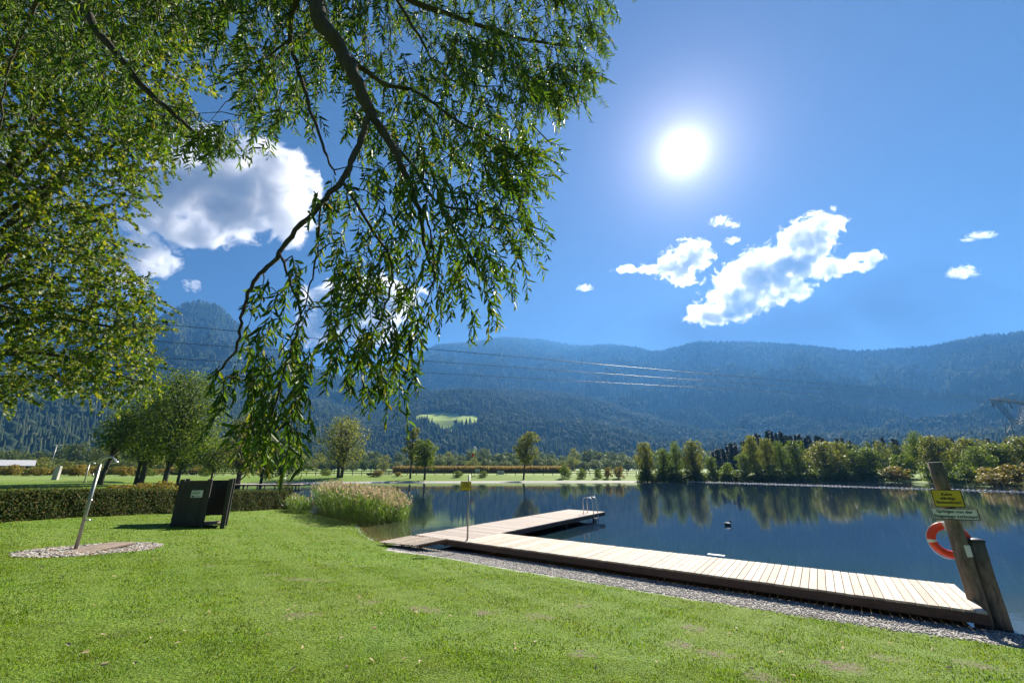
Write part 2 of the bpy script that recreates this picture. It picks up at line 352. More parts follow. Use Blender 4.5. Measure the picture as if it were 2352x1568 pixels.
# ------------------------------------------------------------------ mountains
def prof(pts, u): p = np.array(pts, float); return np.interp(u, p[:, 0], p[:, 1])
RIDGE = [(-900, 800), (0, 790), (200, 760), (340, 735), (400, 697), (440, 690), (480, 702), (530, 745), (600, 790), (700, 845), (800, 878), (850, 872), (900, 848), (950, 825), (1000, 795), (1080, 790), (1150, 778),
         (1240, 782), (1330, 797), (1400, 795), (1460, 800), (1500, 812), (1560, 800), (1610, 788), (1720, 790), (1860, 800), (1960, 812), (2060, 808), (2140, 803), (2200, 790), (2280, 775), (2352, 768), (2600, 740), (3400, 700)]
HILL = [(-900, 900), (0, 905), (150, 900), (300, 890), (450, 880), (600, 905), (750, 930), (860, 960), (920, 925), (960, 905), (1100, 900), (1240, 903), (1340, 915), (1440, 942), (1520, 972), (1600, 998), (1750, 1015),
        (2000, 1000), (2200, 985), (2352, 970), (3400, 930)]
def tan_of(u, v):
    dx = (u - 1176) / FPX; dy = -(v - 784) / FPX; return (sP + dy * cP) / np.hypot(dx, cP - dy * sP)
def u_of(az): # column on the horizon line of an azimuth
    return 1176 + FPX * np.tan(az) * (cP + .25 * sP * 0 + (0) ) * 1.0
def col_of(az, v):  # iterate: column for a point with this azimuth at row v
    dy = -(v - 784) / FPX; return 1176 + FPX * np.tan(az) * (cP - dy * sP)
def height(az, r):
    u = col_of(az, 800.0); Hm = tan_of(u, prof(RIDGE, u)); uh = col_of(az, 930.0); Hh = tan_of(uh, prof(HILL, uh))
    x = r * np.sin(az); y = r * np.cos(az)
    left = np.clip((-az - .12) / .25, 0, 1)
    Rm = 3700 - 900 * left + 250 * np.sin(az * 7 + 1) + 120 * np.sin(az * 19)
    Rh = 1650 + 160 * np.sin(az * 9) + 60 * np.sin(az * 23 + 1)
    spur = wob(x, y, 1 / 300., 2) * .55 + wob(x, y, 1 / 120., 5) * .25 + wob(x, y, 1 / 50., 9) * .12
    spur = -np.abs(spur) * 1.6 + .35
    a = np.clip((r - 1250) / (Rm - 1250), 0, 1); am = a ** 1.1
    hm = Hm * Rm * am + spur * 270 * np.sin(np.pi * np.clip(a, 0, 1)) ** .8
    hm = np.where(r > Rm, Hm * Rm - (r - Rm) * .35, hm)
    b = np.clip((r - 780) / (Rh - 780), 0, 1)
    hh = Hh * Rh * b ** 1.05 + spur * 45 * np.sin(np.pi * b)
    hh = np.where(r > Rh, Hh * Rh - (r - Rh) * .12, hh)
    return np.maximum(np.maximum(hm, hh) + EYE, -3) - 1.0 * (r < 800)
maz = np.linspace(R(-72), R(72), 620); mr = np.concatenate([np.linspace(760, 2000, 90), np.linspace(2015, 4700, 130)])
AZ, RR = np.meshgrid(maz, mr); HZ = height(AZ, RR)
def meadow(u, v):
    def e(cx, cy, a, b): return ((u - cx) / a) ** 2 + ((v - cy) / b) ** 2
    return (np.minimum(np.minimum(e(1008, 959, 54, 12), e(1022, 970, 24, 13)), np.minimum(e(1026, 985, 18, 10), e(1072, 963, 32, 10)))) < 1.0
MAZ, MDT = R(-9.6), 1500.
m, t = newmat('mountain_ground'); N = NT(t); tcn = N.n('ShaderNodeTexCoord').outputs['Object']
ma = N.n('ShaderNodeAttribute', attribute_name='meadow').outputs['Fac']
c = N.ramp(N.noise(.02, 6, .7, tcn).outputs[0], [(.35, (.018, .03, .016)), (.7, (.04, .055, .025))])
c = N.mix(ma, c, (.3, .36, .1)); N.out(N.pr(c, .9, **{'Specular IOR Level': 0.0}))
me = mesh_np('mountains', np.stack([(RR * np.sin(AZ)).ravel(), (RR * np.cos(AZ)).ravel(), HZ.ravel()], 1), grid_faces(len(maz), len(mr)), m, True)
def project(x, y, z):
    z = z - EYE; f = y * cP + z * sP; up = -y * sP + z * cP; return 1176 + FPX * x / f, 784 - FPX * up / f
PU, PV = project(RR * np.sin(AZ), RR * np.cos(AZ), HZ)
attr(me, 'meadow', meadow(PU, PV) & (RR < 1900)); link('mountains', me, kind='structure')
# forest on the slopes: one mass of conifers and round crowns
def forest(n, r0, r1, name, label, size, dec):
    az = rng.uniform(R(-66), R(62), n); r = np.sqrt(rng.uniform(r0 * r0, r1 * r1, n)); h = height(az, r)
    u, v = project(r * np.sin(az), r * np.cos(az), h); keep = (h > EYE + 1) & (u > -200) & (u < 2550) & ~(meadow(u, v) & (r < 1900))
    h2 = height(az, r + 15); keep &= (h2 > h - 9)
    az, r, h = az[keep], r[keep], h[keep]; n = len(az)
    x, y = r * np.sin(az), r * np.cos(az); H = rng.uniform(.65, 1.25, n) * size; W = H * rng.uniform(.13, .2, n)
    isdec = (rng.random(n) < dec * (1 + 1.2 * wob(x, y, 1 / 90., 3)))
    W = np.where(isdec, H * .36, W); H = np.where(isdec, H * .72, H)
    k = 5; V = np.zeros((n, 2 * k + 1, 3)); ph = rng.uniform(0, 6.28, n)
    for i in range(k):
        a = ph + i * 2 * np.pi / k
        rr = rng.uniform(.8, 1.2, n)
        V[:, i, 0] = x + np.cos(a) * W * np.where(isdec, .7, 1) * rr; V[:, i, 1] = y + np.sin(a) * W * np.where(isdec, .7, 1) * rr; V[:, i, 2] = h + H * .1
        V[:, k + i, 0] = x + np.cos(a + .5) * W * np.where(isdec, 1, .55); V[:, k + i, 1] = y + np.sin(a + .5) * W * np.where(isdec, 1, .55); V[:, k + i, 2] = h + H * np.where(isdec, .65, .5)
    V[:, 2 * k] = np.stack([x, y, h + H], 1)
    F = []
    for i in range(k):
        j = (i + 1) % k; F += [(i, j, k + j), (i, k + j, k + i), (k + i, k + j, 2 * k)]
    F = np.array(F); F = (F[None] + (np.arange(n) * (2 * k + 1))[:, None, None]).reshape(-1, 3)
    link(name, mesh_np(name, V.reshape(-1, 3), F, M['far_forest']), label=label, cat='forest', kind='stuff')
forest(42000, 790, 1850, 'hillside_forest', 'dark mixed forest covering the lower slopes behind the lake', 21, .22)
forest(70000, 1850, 4200, 'mountain_forest', 'blue hazy forest covering the high mountain slopes', 30, .15)

# ------------------------------------------------------------------ foliage builders
def unit(a): return a / np.maximum(np.linalg.norm(a, axis=-1, keepdims=True), 1e-9)
def leaf_mesh(name, P, D, Nn, length, width, mat, shape='diamond'):
    """P base points, D direction, Nn face normals, one leaf each"""
    n = len(P); D = unit(D); S = unit(np.cross(D, Nn)); Nn = np.cross(S, D)
    l = np.broadcast_to(np.asarray(length), (n,))[:, None]; w_ = np.broadcast_to(np.asarray(width), (n,))[:, None] / 2
    if shape == 'diamond':
        V = np.stack([P, P + D * l * .5 + S * w_, P + D * l, P + D * l * .5 - S * w_], 1)
        F = np.arange(n)[:, None] * 4 + np.array([[0, 1, 2, 3]])
    else:
        cup = w_ * .5; bend = l * .10
        V = np.stack([P, P + D * l * .30 + S * w_ * .9 + Nn * cup, P + D * l * .68 + S * w_ * .75 + Nn * (cup * .8 - bend * .4), P + D * l - Nn * bend,
                      P + D * l * .68 - S * w_ * .75 + Nn * (cup * .8 - bend * .4), P + D * l * .30 - S * w_ * .9 + Nn * cup], 1)
        F = np.array([[0, 1, 2, 3], [0, 3, 4, 5]]); F = (F[None] + (np.arange(n) * 6)[:, None, None]).reshape(-1, 4)
    return mesh_np(name, V.reshape(-1, 3), F, mat)
def in_poly(u, v, P):
    P = np.asarray(P, float); c = np.zeros(u.shape, bool)
    for i in range(len(P)):
        ax, ay = P[i]; bx, by = P[(i + 1) % len(P)]
        c ^= ((ay > v) != (by > v)) & (u < (bx - ax) * (v - ay) / ((by - ay) if by != ay else 1e-9) + ax)
    return c
class Foliage:
    def __init__(s): s.nodes = []; s.tb = MB(); s.LP = []; s.LD = []; s.LN = []; s.LL = []
    def limb(s, pts, r0, r1, n=8):
        """smooth tapering limb through 3-D points"""
        pts = [np.array(p, float) for p in pts]; out = []
        for i in range(len(pts) - 1):
            p0 = pts[max(i - 1, 0)]; p1 = pts[i]; p2 = pts[i + 1]; p3 = pts[min(i + 2, len(pts) - 1)]
            for k in range(6):
                t = k / 6; out.append(.5 * (2 * p1 + (p2 - p0) * t + (2 * p0 - 5 * p1 + 4 * p2 - p3) * t * t + (3 * p1 - p0 - 3 * p2 + p3) * t ** 3))
        out.append(pts[-1]); m_ = len(out)
        out = [o + rng.normal(0, .004 + r1 * .2, 3) for o in out]
        rad = [(r0 + (r1 - r0) * (i / (m_ - 1)) ** .8) * (1 + .08 * math.sin(i * 2.1)) for i in range(m_)]
        s.tb.tube(out, rad, n); s.nodes += out; return out
    def twigs(s, starts, mean, spread, length, droop, spacing, leaf, r=.003, side=.7, hang=.25, conn=.12, maxc=1.4):
        nodes = np.array(s.nodes); starts = np.array(starts)
        dmin = np.array([np.min(np.linalg.norm(nodes - q, axis=1)) for q in starts]); order = np.argsort(dmin)
        N2 = np.zeros((len(nodes) + len(starts) * 12, 3)); N2[:len(nodes)] = nodes; cnt = len(nodes)
        for i in order:
            q = starts[i]; dd = np.linalg.norm(N2[:cnt] - q, axis=1); j = int(np.argmin(dd)); dj = dd[j]
            if dj > maxc: continue
            if dj > conn:
                a = N2[j].copy(); mid = (a + q) / 2 + np.array([0, 0, .12 * dj]) + rng.normal(0, .05 * dj, 3)
                path = [a, a * .56 + mid * .4 + q * .04, mid, mid * .4 + q * .6, q]
                s.tb.tube(path, [r * 1.2 + .005 * dj, r * 1.15 + .004 * dj, r * 1.1 + .003 * dj, r * 1.1, r], 4, False)
                for b_ in path[1:]: N2[cnt] = b_; cnt += 1
            d = unit(np.array(mean) + rng.normal(0, spread, 3)); Lt = length * rng.uniform(.6, 1.3); k = 6; pts = [q]
            for _ in range(k):
                d = unit(d + np.array([0, 0, -droop]) + rng.normal(0, .07, 3)); pts.append(pts[-1] + d * Lt / k)
            s.tb.tube(pts, [r * (1 - .11 * z) for z in range(k + 1)], 3, False)
            N2[cnt] = pts[2]; N2[cnt + 1] = pts[4]; cnt += 2
            pts = np.array(pts); m_ = max(3, int(Lt / spacing)); tt = (np.arange(m_) + rng.uniform(0, 1, m_) * .7) / m_ * k * .98 + .02
            tt = np.clip(tt, 0, k - .001); i0 = tt.astype(int); f = (tt - i0)[:, None]
            P = pts[i0] * (1 - f) + pts[i0 + 1] * f; T = unit(pts[i0 + 1] - pts[i0])
            ref = unit(rng.normal(0, 1, 3)); A = unit(np.cross(T, ref)); sg = np.where(np.arange(m_) % 2 == 0, 1., -1.)[:, None]
            D = unit(T * .75 + A * sg * side + rng.normal(0, .28, (m_, 3)) + np.array([0, 0, -hang]))
            s.LP.append(P); s.LD.append(D); s.LN.append(unit(rng.normal(0, 1, (m_, 3)) + np.array([0, 0, .5]))); s.LL.append(leaf * rng.uniform(.6, 1.25, m_) * np.where(tt > k * .85, .7, 1))
        s.nodes = list(N2[:cnt])
    def arrays(s): return np.concatenate(s.LP), np.concatenate(s.LD), np.concatenate(s.LN), np.concatenate(s.LL)
def sample_region(poly, t0, t1, n, avoid=()):
    P = np.array(poly, float); lo = P.min(0); hi = P.max(0); out = []
    while len(out) < n:
        u = rng.uniform(lo[0], hi[0], n * 2); v = rng.uniform(lo[1], hi[1], n * 2); ok = in_poly(u, v, P)
        for a in avoid: ok &= ~in_poly(u, v, a)
        for a, b in zip(u[ok], v[ok]): out.append(at_t(a, b, rng.uniform(t0, t1)))
    return out[:n]

# ------------------------------------------------------------------ the willow over the camera
wil = empty('willow_tree', (-3.0, -1.6, gz(-3.0, -1.6)), label='large willow reaching over the lawn with drooping narrow leaved branches, nearest tree', cat='tree')
WL = np.array(wil.location)
fo = Foliage()
def Lp(pts): return [at_t(u, v, t) for u, v, t in pts]
fork = np.array([-2.6, -.8, 4.6])
main = [fork, np.array([-1.9, .6, 5.6])] + Lp([(690, -60, 3.2), (735, 40, 3.1), (790, 135, 3.0), (850, 260, 2.9)])
fo.limb(main, .10, .040, 10)
fo.limb(Lp([(850, 260, 2.9), (905, 345, 2.85), (935, 410, 2.8), (960, 470, 2.8), (975, 560, 2.75), (1000, 640, 2.7)]), .032, .008)
fo.limb(Lp([(850, 260, 2.9), (815, 350, 2.75), (785, 415, 2.65), (705, 500, 2.5), (640, 580, 2.4), (590, 640, 2.3), (562, 700, 2.25), (545, 790, 2.2), (500, 860, 2.2)]), .024, .005)
fo.limb(Lp([(640, 575, 2.4), (665, 640, 2.35), (690, 720, 2.3), (670, 800, 2.25), (640, 900, 2.2), (612, 1010, 2.15)]), .009, .004, 6)
fo.limb(Lp([(785, 415, 2.65), (850, 520, 2.6), (900, 610, 2.5), (880, 720, 2.45), (830, 830, 2.4), (850, 930, 2.35)]), .012, .004, 6)
fo.limb(Lp([(735, 470, 2.55), (725, 600, 2.45), (700, 700, 2.4), (640, 820, 2.3)]), .007, .003, 6)
fo.limb(Lp([(785, 120, 3.05), (880, 190, 3.2), (960, 215, 3.4), (1070, 290, 3.5), (1180, 330, 3.6)]), .022, .006)
fo.limb(Lp([(870, 300, 2.9), (940, 370, 3.0), (1010, 470, 3.0), (1090, 480, 3.0), (1180, 500, 3.1), (1270, 540, 3.2)]), .016, .005, 6)
fo.limb(Lp([(1010, 470, 3.0), (1060, 560, 2.9), (1120, 650, 2.9), (1150, 730, 2.9)]), .009, .003, 6)
fo.limb(Lp([(980, 500, 2.8), (1000, 620, 2.7), (960, 740, 2.6), (940, 860, 2.5)]), .008, .003, 6)
fo.limb([np.array([-1.9, .6, 5.6])] + Lp([(760, -120, 4.2), (900, -20, 4.6), (1050, 40, 5.0), (1200, 90, 5.4), (1330, 110, 5.7)]), .06, .012)
fo.limb(Lp([(900, -20, 4.6), (960, 80, 4.5), (1030, 180, 4.4), (1150, 200, 4.4)]), .02, .006, 6)
fo.limb([fork, np.array([-3.2, .8, 5.2])] + Lp([(120, -60, 4.0), (230, 80, 3.9), (330, 200, 3.8), (420, 280, 3.7), (490, 345, 3.6)]), .07, .008)
fo.limb(Lp([(690, -60, 3.2), (665, 80, 3.4), (690, 180, 3.3), (740, 330, 3.1), (770, 400, 2.9)]), .028, .006, 6)
fo.limb(Lp([(670, 90, 3.4), (560, 160, 3.6), (480, 200, 3.8)]), .010, .004, 6)
fo.limb(Lp([(120, -60, 4.0), (60, 60, 4.2), (20, 160, 4.4), (0, 300, 4.5)]), .02, .006, 6)
dn = (0, .05, -.8)
reg = [  # polygon, t0, t1, twigs, mean direction, length, droop
    ([(545, 690), (640, 600), (720, 540), (820, 560), (880, 700), (860, 800), (700, 850), (560, 880), (500, 850)], 2.1, 2.8, 90, (-.15, 0, -.8), .24, .35),
    ([(500, 840), (560, 780), (700, 850), (720, 900), (620, 960), (520, 940), (470, 900)], 2.0, 2.5, 48, (-.1, 0, -1), .22, .35),
    ([(560, 960), (650, 940), (700, 990), (690, 1010), (640, 1060), (590, 1030)], 2.0, 2.4, 16, (.15, 0, -1), .2, .35),
    ([(780, 780), (960, 700), (990, 820), (900, 900), (790, 900)], 2.3, 2.7, 50, (.15, 0, -1), .24, .35),
    ([(720, 420), (960, 330), (1080, 420), (1120, 600), (1020, 720), (900, 760), (780, 620), (740, 520)], 2.4, 3.2, 190, (.15, 0, -.8), .28, .3),
    ([(1020, 440), (1180, 420), (1260, 500), (1200, 600), (1080, 680), (1030, 560)], 2.7, 3.4, 85, (.6, 0, -.55), .3, .3),
    ([(1080, 300), (1240, 330), (1220, 420), (1100, 420)], 3.0, 4.0, 60, (.8, 0, -.3), .3, .25),
    ([(1060, 640), (1140, 640), (1120, 720), (1070, 720)], 2.7, 3.0, 9, (.2, 0, -1), .24, .3),
    ([(760, 120), (1150, 60), (1240, 180), (1200, 340), (960, 400), (820, 320)], 3.2, 5.0, 260, (.3, 0, -.7), .34, .3),
    ([(900, -150), (1400, -150), (1420, 20), (1360, 180), (1250, 240), (1100, 150), (900, 60)], 4.6, 6.8, 430, (.45, 0, -.6), .42, .3),
    ([(1200, 140), (1370, 130), (1330, 220), (1250, 260)], 4.6, 5.8, 60, (.3, 0, -.8), .4, .3),
    ([(560, -150), (900, -150), (900, 60), (760, 120), (700, 270), (620, 290), (560, 200), (480, 60)], 3.2, 5.5, 330, (0, 0, -1), .36, .25),
    ([(150, -150), (560, -150), (500, 60), (350, 60), (300, 200), (420, 230), (500, 290), (430, 320), (250, 260), (100, 120)], 3.5, 5.2, 240, (0, 0, -1), .34, .3),
    ([(-300, -150), (150, -150), (150, 150), (60, 330), (-200, 400)], 4.0, 5.5, 190, (0, 0, -1), .36, .3),
    ([(440, 280), (560, 270), (600, 300), (520, 330), (450, 330)], 3.3, 3.9, 22, (.1, 0, -1), .3, .3),
]
for poly, t0, t1, n, mean, ln, dr in reg:
    fo.twigs(sample_region(poly, t0, t1, int(n * (.85 if t1 < 3.45 else 1.5))), mean, .5, ln, dr, .0165, .078)
LPa, LDa, LNa, LLa = fo.arrays()
print('willow leaves', len(LPa))
def rel(me, off):
    co = np.zeros(len(me.vertices) * 3, np.float32); me.vertices.foreach_get('co', co); co = co.reshape(-1, 3) - off; me.vertices.foreach_set('co', co.ravel()); me.update(); return me
tr = MB()
tr.tube([WL + np.array(q) for q in [(0, 0, -.3), (.02, .03, .2), (.08, .15, 1.2), (.15, .35, 2.2), (.3, .6, 3.2)]] + [fork], [.5, .38, .31, .27, .22, .17], 14)
tr.tube([fork, fork + np.array([.3, .5, .45]), np.array([-1.9, .6, 5.6])], [.15, .12, .10], 10)
tr.tube([fork, fork + np.array([-.7, -.3, 1.5]), fork + np.array([-1.2, -.5, 3.2])], [.14, .10, .05], 10)
tm = tr.mesh('trunk', M['bark']); link('trunk', rel(tm, WL), wil)
link('branches', rel(fo.tb.mesh('branches', M['bark']), WL), wil)
link('foliage', rel(leaf_mesh('foliage', LPa, LDa, LNa, LLa, LLa * .24, M['willow_leaf'], 'leaf'), WL), wil)

# ------------------------------------------------------------------ the broad leaved tree on the left
lt = empty('lime_tree', (-13.6, 8.6, gz(-13.6, 8.6)), label='broad crowned tree with yellowing round leaves on the left, behind the willow', cat='tree')
LT = np.array(lt.location); fl = Foliage()
top = np.array([-13.3, 8.9, 5.0])
fl.limb([LT + (0, 0, -.2), LT + (.05, .05, 1.5), top, (-12.9, 9.2, 8), (-12.4, 9.5, 11.5)], .3, .07, 12)
for (u, v, t) in [(300, 760, 9.5), (150, 880, 9.3), (330, 880, 9.8), (200, 640, 9), (60, 720, 9), (350, 300, 10.5), (200, 400, 9.8), (100, 200, 10.5), (380, 120, 11), (250, -60, 11), (50, 500, 9), (-150, 700, 9.5)]:
    e = at_t(u, v, t); b = top + np.array([0, 0, max(0, min(5.5, (e[2] - top[2]) * .55))]); mid = (b + e) / 2 + np.array([0, 0, .5])
    fl.limb([b, mid, e], .085, .018, 7)
polyL = [(-420, -420), (460, -420), (470, 60), (430, 250), (440, 320), (350, 390), (300, 470), (250, 530), (300, 610), (360, 670), (385, 720), (345, 780), (370, 850), (340, 905), (240, 915), (150, 890), (0, 915), (-300, 930), (-420, 700)]
fl.twigs(sample_region(polyL, 8.3, 12, 7800), (.25, -.1, -.15), .6, .58, .12, .024, .09, .005, .8, .35, .2, 6)
a_, b_, c_, d_ = fl.arrays(); print('lime leaves', len(a_))
c_ = unit(c_ + np.array([0, 0, .8]))
link('trunk', rel(fl.tb.mesh('trunk', M['bark']), LT), lt)
link('foliage', rel(leaf_mesh('foliage', a_, b_, c_, d_, d_ * .75, M['lime_leaf']), LT), lt)

# ------------------------------------------------------------------ other trees
def tree_meshes(h, wd, base, n, leaf, mat, seed, trunks=1, lean=0, clumps=16, top=.9, shape='round', tw=.03, bark='far_bark'):
    rs = np.random.default_rng(seed); cz0 = h * base; ch = h - cz0
    CP = []; 
    for i in range(clumps):
        f = (i + .5) / clumps; z = cz0 + ch * (.08 + .84 * f)
        prof_ = {'round': math.sin(math.pi * (.15 + .78 * f)) ** .7, 'tall': .75 * math.sin(math.pi * (.1 + .8 * f)) ** .5, 'cone': (1 - f) * .95 + .08, 'bush': math.sqrt(max(.05, 1 - f * f * .9)), 'oval': math.sin(math.pi * (.12 + .74 * f)) ** .9}[shape]
        a = i * 2.4 + rs.uniform(-.5, .5); rr = wd / 2 * prof_ * rs.uniform(.25, .78)
        CP.append((math.cos(a) * rr + lean * (z / h) ** 2, math.sin(a) * rr, z, wd * rs.uniform(.15, .26) * (.6 + .5 * prof_)))
    CP = np.array(CP); wts = CP[:, 3] ** 2; idx = rs.choice(len(CP), n, p=wts / wts.sum())
    d = unit(rs.normal(0, 1, (n, 3))); rad = CP[idx, 3] * rs.uniform(.35, 1.08, n) ** .6
    P = CP[idx, :3] + d * rad[:, None] * np.array([1, 1, .75])
    P[:, 2] = np.maximum(P[:, 2], .15)
    Nn = unit(d * .7 + np.array([0, 0, .35]) + rs.normal(0, .6, (n, 3))); D = unit(np.cross(Nn, rs.normal(0, 1, (n, 3))))
    ll = leaf * rs.uniform(.6, 1.4, n)
    cm = leaf_mesh('crown', P - D * ll[:, None] / 2, D, Nn, ll, ll * .75, M[mat])
    tb = MB(); tr_ = h * tw
    for k in range(trunks):
        ox = (k - (trunks - 1) / 2) * tr_ * 1.5; sp = (k - (trunks - 1) / 2) * wd * .12
        pts = [(ox - lean * .35, 0, -.3)] + [(ox + sp * f + lean * (f * .85) ** 2 - lean * .35 * (1 - f) ** 2, .1 * math.sin(5 * f + seed), h * .88 * f) for f in (.12, .3, .5, .75, 1)]
        tb.tube(pts, [tr_ * 1.15 / trunks ** .5, tr_ / trunks ** .5, tr_ * .8 / trunks ** .5, tr_ * .55 / trunks ** .5, tr_ * .3, tr_ * .1], 7)
        for c in CP[k::trunks]:
            z0 = max(h * .1, c[2] * .62 if c[2] > h * .3 else c[2] * .5); f = z0 / (h * .88)
            b = np.array((ox + sp * f + lean * (f * .85) ** 2 - lean * .35 * (1 - f) ** 2, 0, z0)); e = c[:3]; mid = (b + e) / 2 + np.array([0, 0, .06 * h * rs.uniform(-.3, 1)])
            tb.tube([b, mid, e], [tr_ * .4, tr_ * .25, tr_ * .1], 4, False)
    return tb.mesh('trunk', M[bark]), cm
TREES = {}
def place_tree(key, args, loc, sc=(1, 1, 1), rz=0, name='tree', label=None, cat='tree', group=None, lift=0):
    if key not in TREES: TREES[key] = tree_meshes(*args[0], **args[1])
    tm, cm = TREES[key]; z = gz(loc[0], loc[1]) - lift
    e = empty(name, (loc[0], loc[1], z), rz, label=label, cat=cat, group=group); e.scale = sc
    link('trunk', tm, e); link('crown', cm, e); return e
def span(u0, u1, vtop, vbase, zb=None, Y=None):
    """position, height and width of a tree whose foot stands on the ground under the pixel column"""
    uc = (u0 + u1) / 2
    if Y is None:
        p = at_z(uc, vbase, .3)
        for _ in range(12): p = .5 * p + .5 * at_z(uc, vbase, gz(p[0], p[1]))
        Y = p[1]
    b = at_y(uc, vbase, Y); tp = at_y(uc, vtop, Y); wdt = at_y(u1, (vtop + vbase) / 2, Y)[0] - at_y(u0, (vtop + vbase) / 2, Y)[0]
    g = gz(b[0], Y); return (b[0], Y), tp[2] - g, wdt
# single trees on the far shore and at the left
def single(u0, u1, vt, Y, key, mat, name, label, uc=None, cat='tree', **k):
    (x, y), h, wd = span(u0, u1, vt, 1100, Y=Y)
    if uc is not None: x = at_y(uc, 1095, Y)[0]
    base = k.pop('base', .25); n = k.pop('n', 5000); leaf = k.pop('leaf', .3); seed = k.pop('seed', 1)
    return place_tree(key, ((h, wd, base, n, leaf, mat, seed), k), (x, y), name=name, label=label, cat=cat)
single(718, 842, 955, 90, 'T1', 'olive_leaf', 'alder_tree', 'wide spreading tree with forked dark trunk on far shore', base=.2, n=5200, trunks=2, clumps=34, seed=3, leaf=.32, tw=.035)
single(918, 966, 978, 91, 'T2', 'olive_leaf', 'poplar_tree', 'tall slender tree left of the two standing close together on far shore', base=.28, n=2200, clumps=14, shape='tall', seed=5, tw=.018)
single(944, 1006, 1005, 89, 'T3', 'tree_leaf', 'ash_tree', 'rounder tree right of the slender one on the far shore', base=.22, n=3400, clumps=20, seed=8, tw=.025)
single(1176, 1240, 988, 90, 'T4', 'olive_leaf', 'birch_tree', 'lone tree with bent bare trunk standing at the water edge', uc=1206, base=.3, n=3600, clumps=20, shape='oval', seed=11, lean=1.0, tw=.018)
single(505, 610, 945, 62, 'T5', 'olive_leaf', 'maple_tree', 'pale green rounded tree right of the dark tree group', uc=548, base=.2, n=5200, clumps=28, seed=13, tw=.03, leaf=.24)
single(330, 512, 850, 47, 'T6', 'tree_leaf', 'hornbeam_tree', 'big dark green tree behind the changing cabin', uc=385, base=.2, n=15000, clumps=52, seed=17, tw=.018, leaf=.2, lean=.5)
single(255, 420, 900, 51, 'T7', 'tree_leaf', 'elm_tree', 'dark tree with two leaning trunks left of the biggest one', uc=318, base=.24, n=10000, trunks=2, clumps=40, seed=19, tw=.022, leaf=.22)
single(220, 330, 940, 45, 'T8', 'tree_leaf', 'walnut_tree', 'thin crowned tree with dark leaning trunk right of the shower', uc=243, base=.42, n=3000, clumps=18, seed=23, tw=.03, leaf=.22, lean=1.2)
single(395, 480, 960, 55, 'T9', 'tree_leaf', 'linden_tree', 'low dark tree directly above the changing cabin', uc=412, base=.25, n=5000, clumps=22, seed=29, tw=.02, leaf=.24)
single(600, 690, 985, 75, 'T10', 'tree_leaf', 'oak_tree', 'shaded tree seen through the lowest willow leaves', base=.15, n=4000, clumps=24, seed=31, tw=.03, leaf=.3)
single(560, 640, 1010, 72, 'T11', 'olive_leaf', 'cherry_tree', 'small tree between the pale tree and the far jetty', base=.2, n=3000, clumps=18, seed=33, tw=.03, leaf=.28)
single(440, 530, 1000, 68, 'T12', 'tree_leaf', 'beech_tree', 'small dark tree right of the changing cabin, by the fence', base=.2, n=3600, clumps=18, seed=37, tw=.02, leaf=.26)
single(285, 372, 985, 60, 'T13', 'olive_leaf', 'plum_tree', 'small lighter tree seen between the leaning trunks', base=.3, n=3600, clumps=20, seed=83, tw=.022, leaf=.26)
# grove on the right bank
V5 = {'g1': ((10, 7, .12, 3800, .34, 'olive_leaf', 41), dict(clumps=26, tw=.022)), 'g2': ((10, 6, .1, 3600, .32, 'tree_leaf', 43), dict(clumps=24, tw=.022, shape='oval')),
      'g3': ((10, 8, .08, 4000, .34, 'tree_leaf', 47), dict(clumps=30, tw=.022)), 'g4': ((10, 7.5, .1, 3800, .34, 'olive_leaf', 49), dict(clumps=26, tw=.02, trunks=2)),
      'b1': ((3, 3.6, .02, 1300, .26, 'tree_leaf', 53), dict(clumps=14, shape='bush', tw=.02)), 'b2': ((3, 3.4, .02, 1300, .26, 'gold_leaf', 59), dict(clumps=14, shape='bush', tw=.02))}
def grove(key, u0, u1, vt, Y, name, label, group=None, x_=None):
    (x, y), h, wd = span(u0, u1, vt, 1100, Y=Y); (H0, W0) = V5[key][0][:2]
    return place_tree(key, V5[key], (x, y), (wd / W0, wd / W0, h / H0), rng.uniform(0, 6), name, label, 'tree' if key[0] == 'g' else 'shrub', group)
